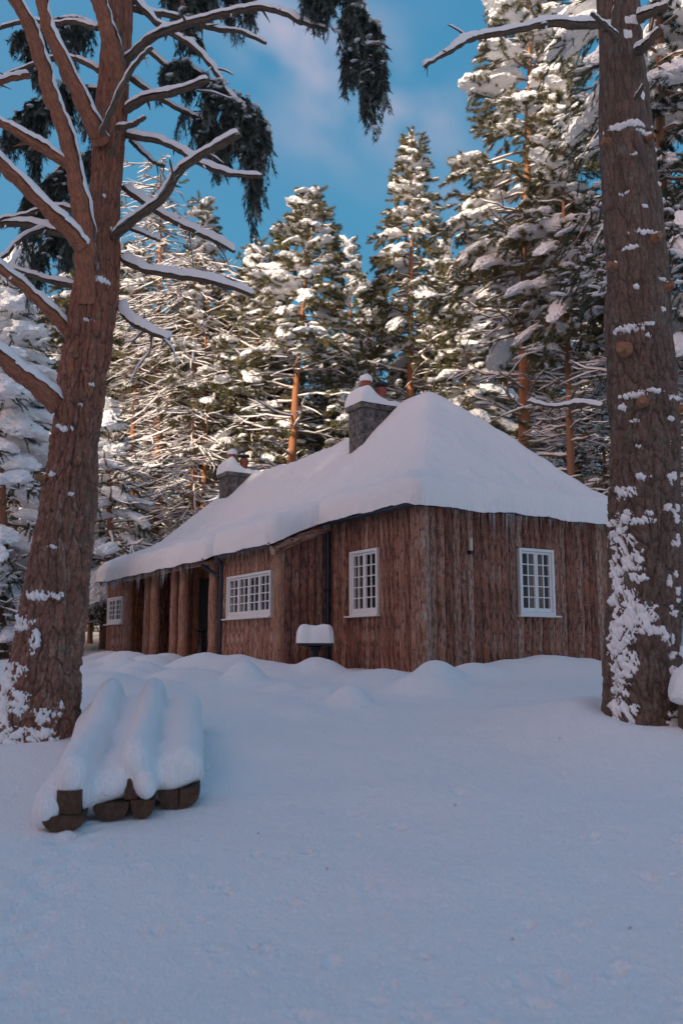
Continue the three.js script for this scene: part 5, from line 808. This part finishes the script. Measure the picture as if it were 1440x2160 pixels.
{
  const r = rng(909), used = [];
  const rows = [[31, 60, 9, 150], [36, 20, 14, 108], [43, -20, 16, 98], [52, -60, 17, 98], [66, -80, 15, 112]];
  for (const [F0, x0, n, step] of rows) for (let k = 0; k < n; k++) {
    const F = F0 + (r() - 0.5) * 5, bx = x0 + step * (k + 0.15 + 0.7 * r()), kind = [0, 1, 0, 1, 2][Math.floor(r() * 5)], y = 0.82 + 0.3 * r();
    // keep the skyline low in the open middle
    const open = bx > 560 && bx < 1010, s = open ? Math.min(y, (F0 < 40 ? 0.66 : 0.62 + 0.005 * F0)) : bx > 230 && bx <= 560 ? y * 0.86 : y;
    stand(kind, F, bx, s, r() * 6.28, F0);
  }
  // undergrowth firs low behind the left end and beyond the right end
  for (const [F, bx, s] of [[27, 100, 0.5], [29, 190, 0.5], [25, 20, 0.5], [31, 290, 0.5], [27, 1180, 0.55], [25, 1290, 0.6], [24, 1400, 0.6], [30, 1150, 0.55], [36, 900, 0.4], [36, 680, 0.4], [33, 470, 0.45]]) stand(2, F, bx, s, r() * 6.28, 0);
}
// the wood goes on to both sides, outside the frame
{
  const r = rng(616);
  for (const [F, bx] of [[30, -160], [34, -300], [40, -90], [44, -240], [50, -420], [38, -480], [58, -200], [30, 1640], [36, 1560], [42, 1700], [34, 1800], [50, 1620], [46, 1880], [58, 1760]]) again(F % 4 ? 1 : 2, F, bx, 0.85 + 0.25 * r(), r() * 6.28, F % 4 ? 'pine_tree' : 'fir_tree', F % 4 ? 'snowy pine of the wood outside the frame' : 'snowy fir of the wood outside the frame', 'trees outside the frame');
}
// the tall wood behind the photographer, which keeps the sun off the cabin and its clearing
{
  const r = rng(515), sx = -Math.sin(SUN_AZ), sz = Math.cos(SUN_AZ), tx = Math.cos(SUN_AZ), tz = Math.sin(SUN_AZ);
  const tall = [0, 1].map((k) => conifer({ seed: 301 + k, H: 20, r0: 0.3, from: 0.1, crownR: 3.4, boughs: 105, dead: 0, droop: 0.45, hangs: 0.3, fir: true, sprig: 5, dense: 0.13, tone: [0.05, 0.065, 0.04], snow: 0.5, padSize: 1.6, orange: 0.4, profile: (u) => Math.pow(1 - u, 0.5) }));
  let n = 0;
  for (const [D, off, top] of [[36, 0, 22.4], [41, 1.6, 24.2]]) for (let k = 0; k < 12; k++, n++) {
    const t = -27 + off + k * 3.0 + (r() - 0.5) * 0.8, x = sx * D + tx * t, z = sz * D + tz * t, o = n < 2 ? tall[n] : tall[n % 2].clone(true), s = (top + 1.6 - (t < -16.5 ? 2.6 : 0) + 5.5 * smooth(t, -16, -12.5)) / 20 * (0.96 + 0.1 * r());
    o.position.set(x, -1.6, z); o.scale.setScalar(s); o.rotation.y = r() * 6.28; o.name = numbered('fir_tree'); o.userData = { label: 'tall fir of the wood behind the photographer, outside the photo', category: 'tree', group: 'firs behind the photographer' }; scene.add(o);
  }
}
// bits of bark and twig fallen on the snow in front
{
  const r = rng(818);
  [[1328, 1960], [1080, 1985], [690, 1835], [545, 1760], [1180, 1560], [960, 1700]].forEach(([px, py], k) => {
    let F = 4; while (F < 12) { const q = at(px, py, F); if (q.y < ground(q.x, F)) break; F += 0.01; }
    const q = at(px, py, F), a = r() * 6.28, L = 0.008 + 0.012 * r(), y = ground(q.x, F) + 0.002, pts = [-1, 0, 1].map((t) => V3(q.x + Math.cos(a) * L * t, y + 0.006 * (1 - t * t), q.z + Math.sin(a) * L * t));
    solid('bark_scrap', new Geo().tube(pts, [0.0015, 0.003, 0.0012], 6, 0.2).build(), M.limbOrange, ['reddish bark scrap on the snow low at the right', 'tiny bark scrap on the snow left of the reddish one', 'thin twig on the open snow below the logs', 'bark scrap on the snow just right of the logs', 'twig on the snow left of the thick trunk foot', 'bark scrap in the middle of the open snow'][k], 'bark scrap', 'scraps on the snow');
  });
}
renderer.render(scene, camera);
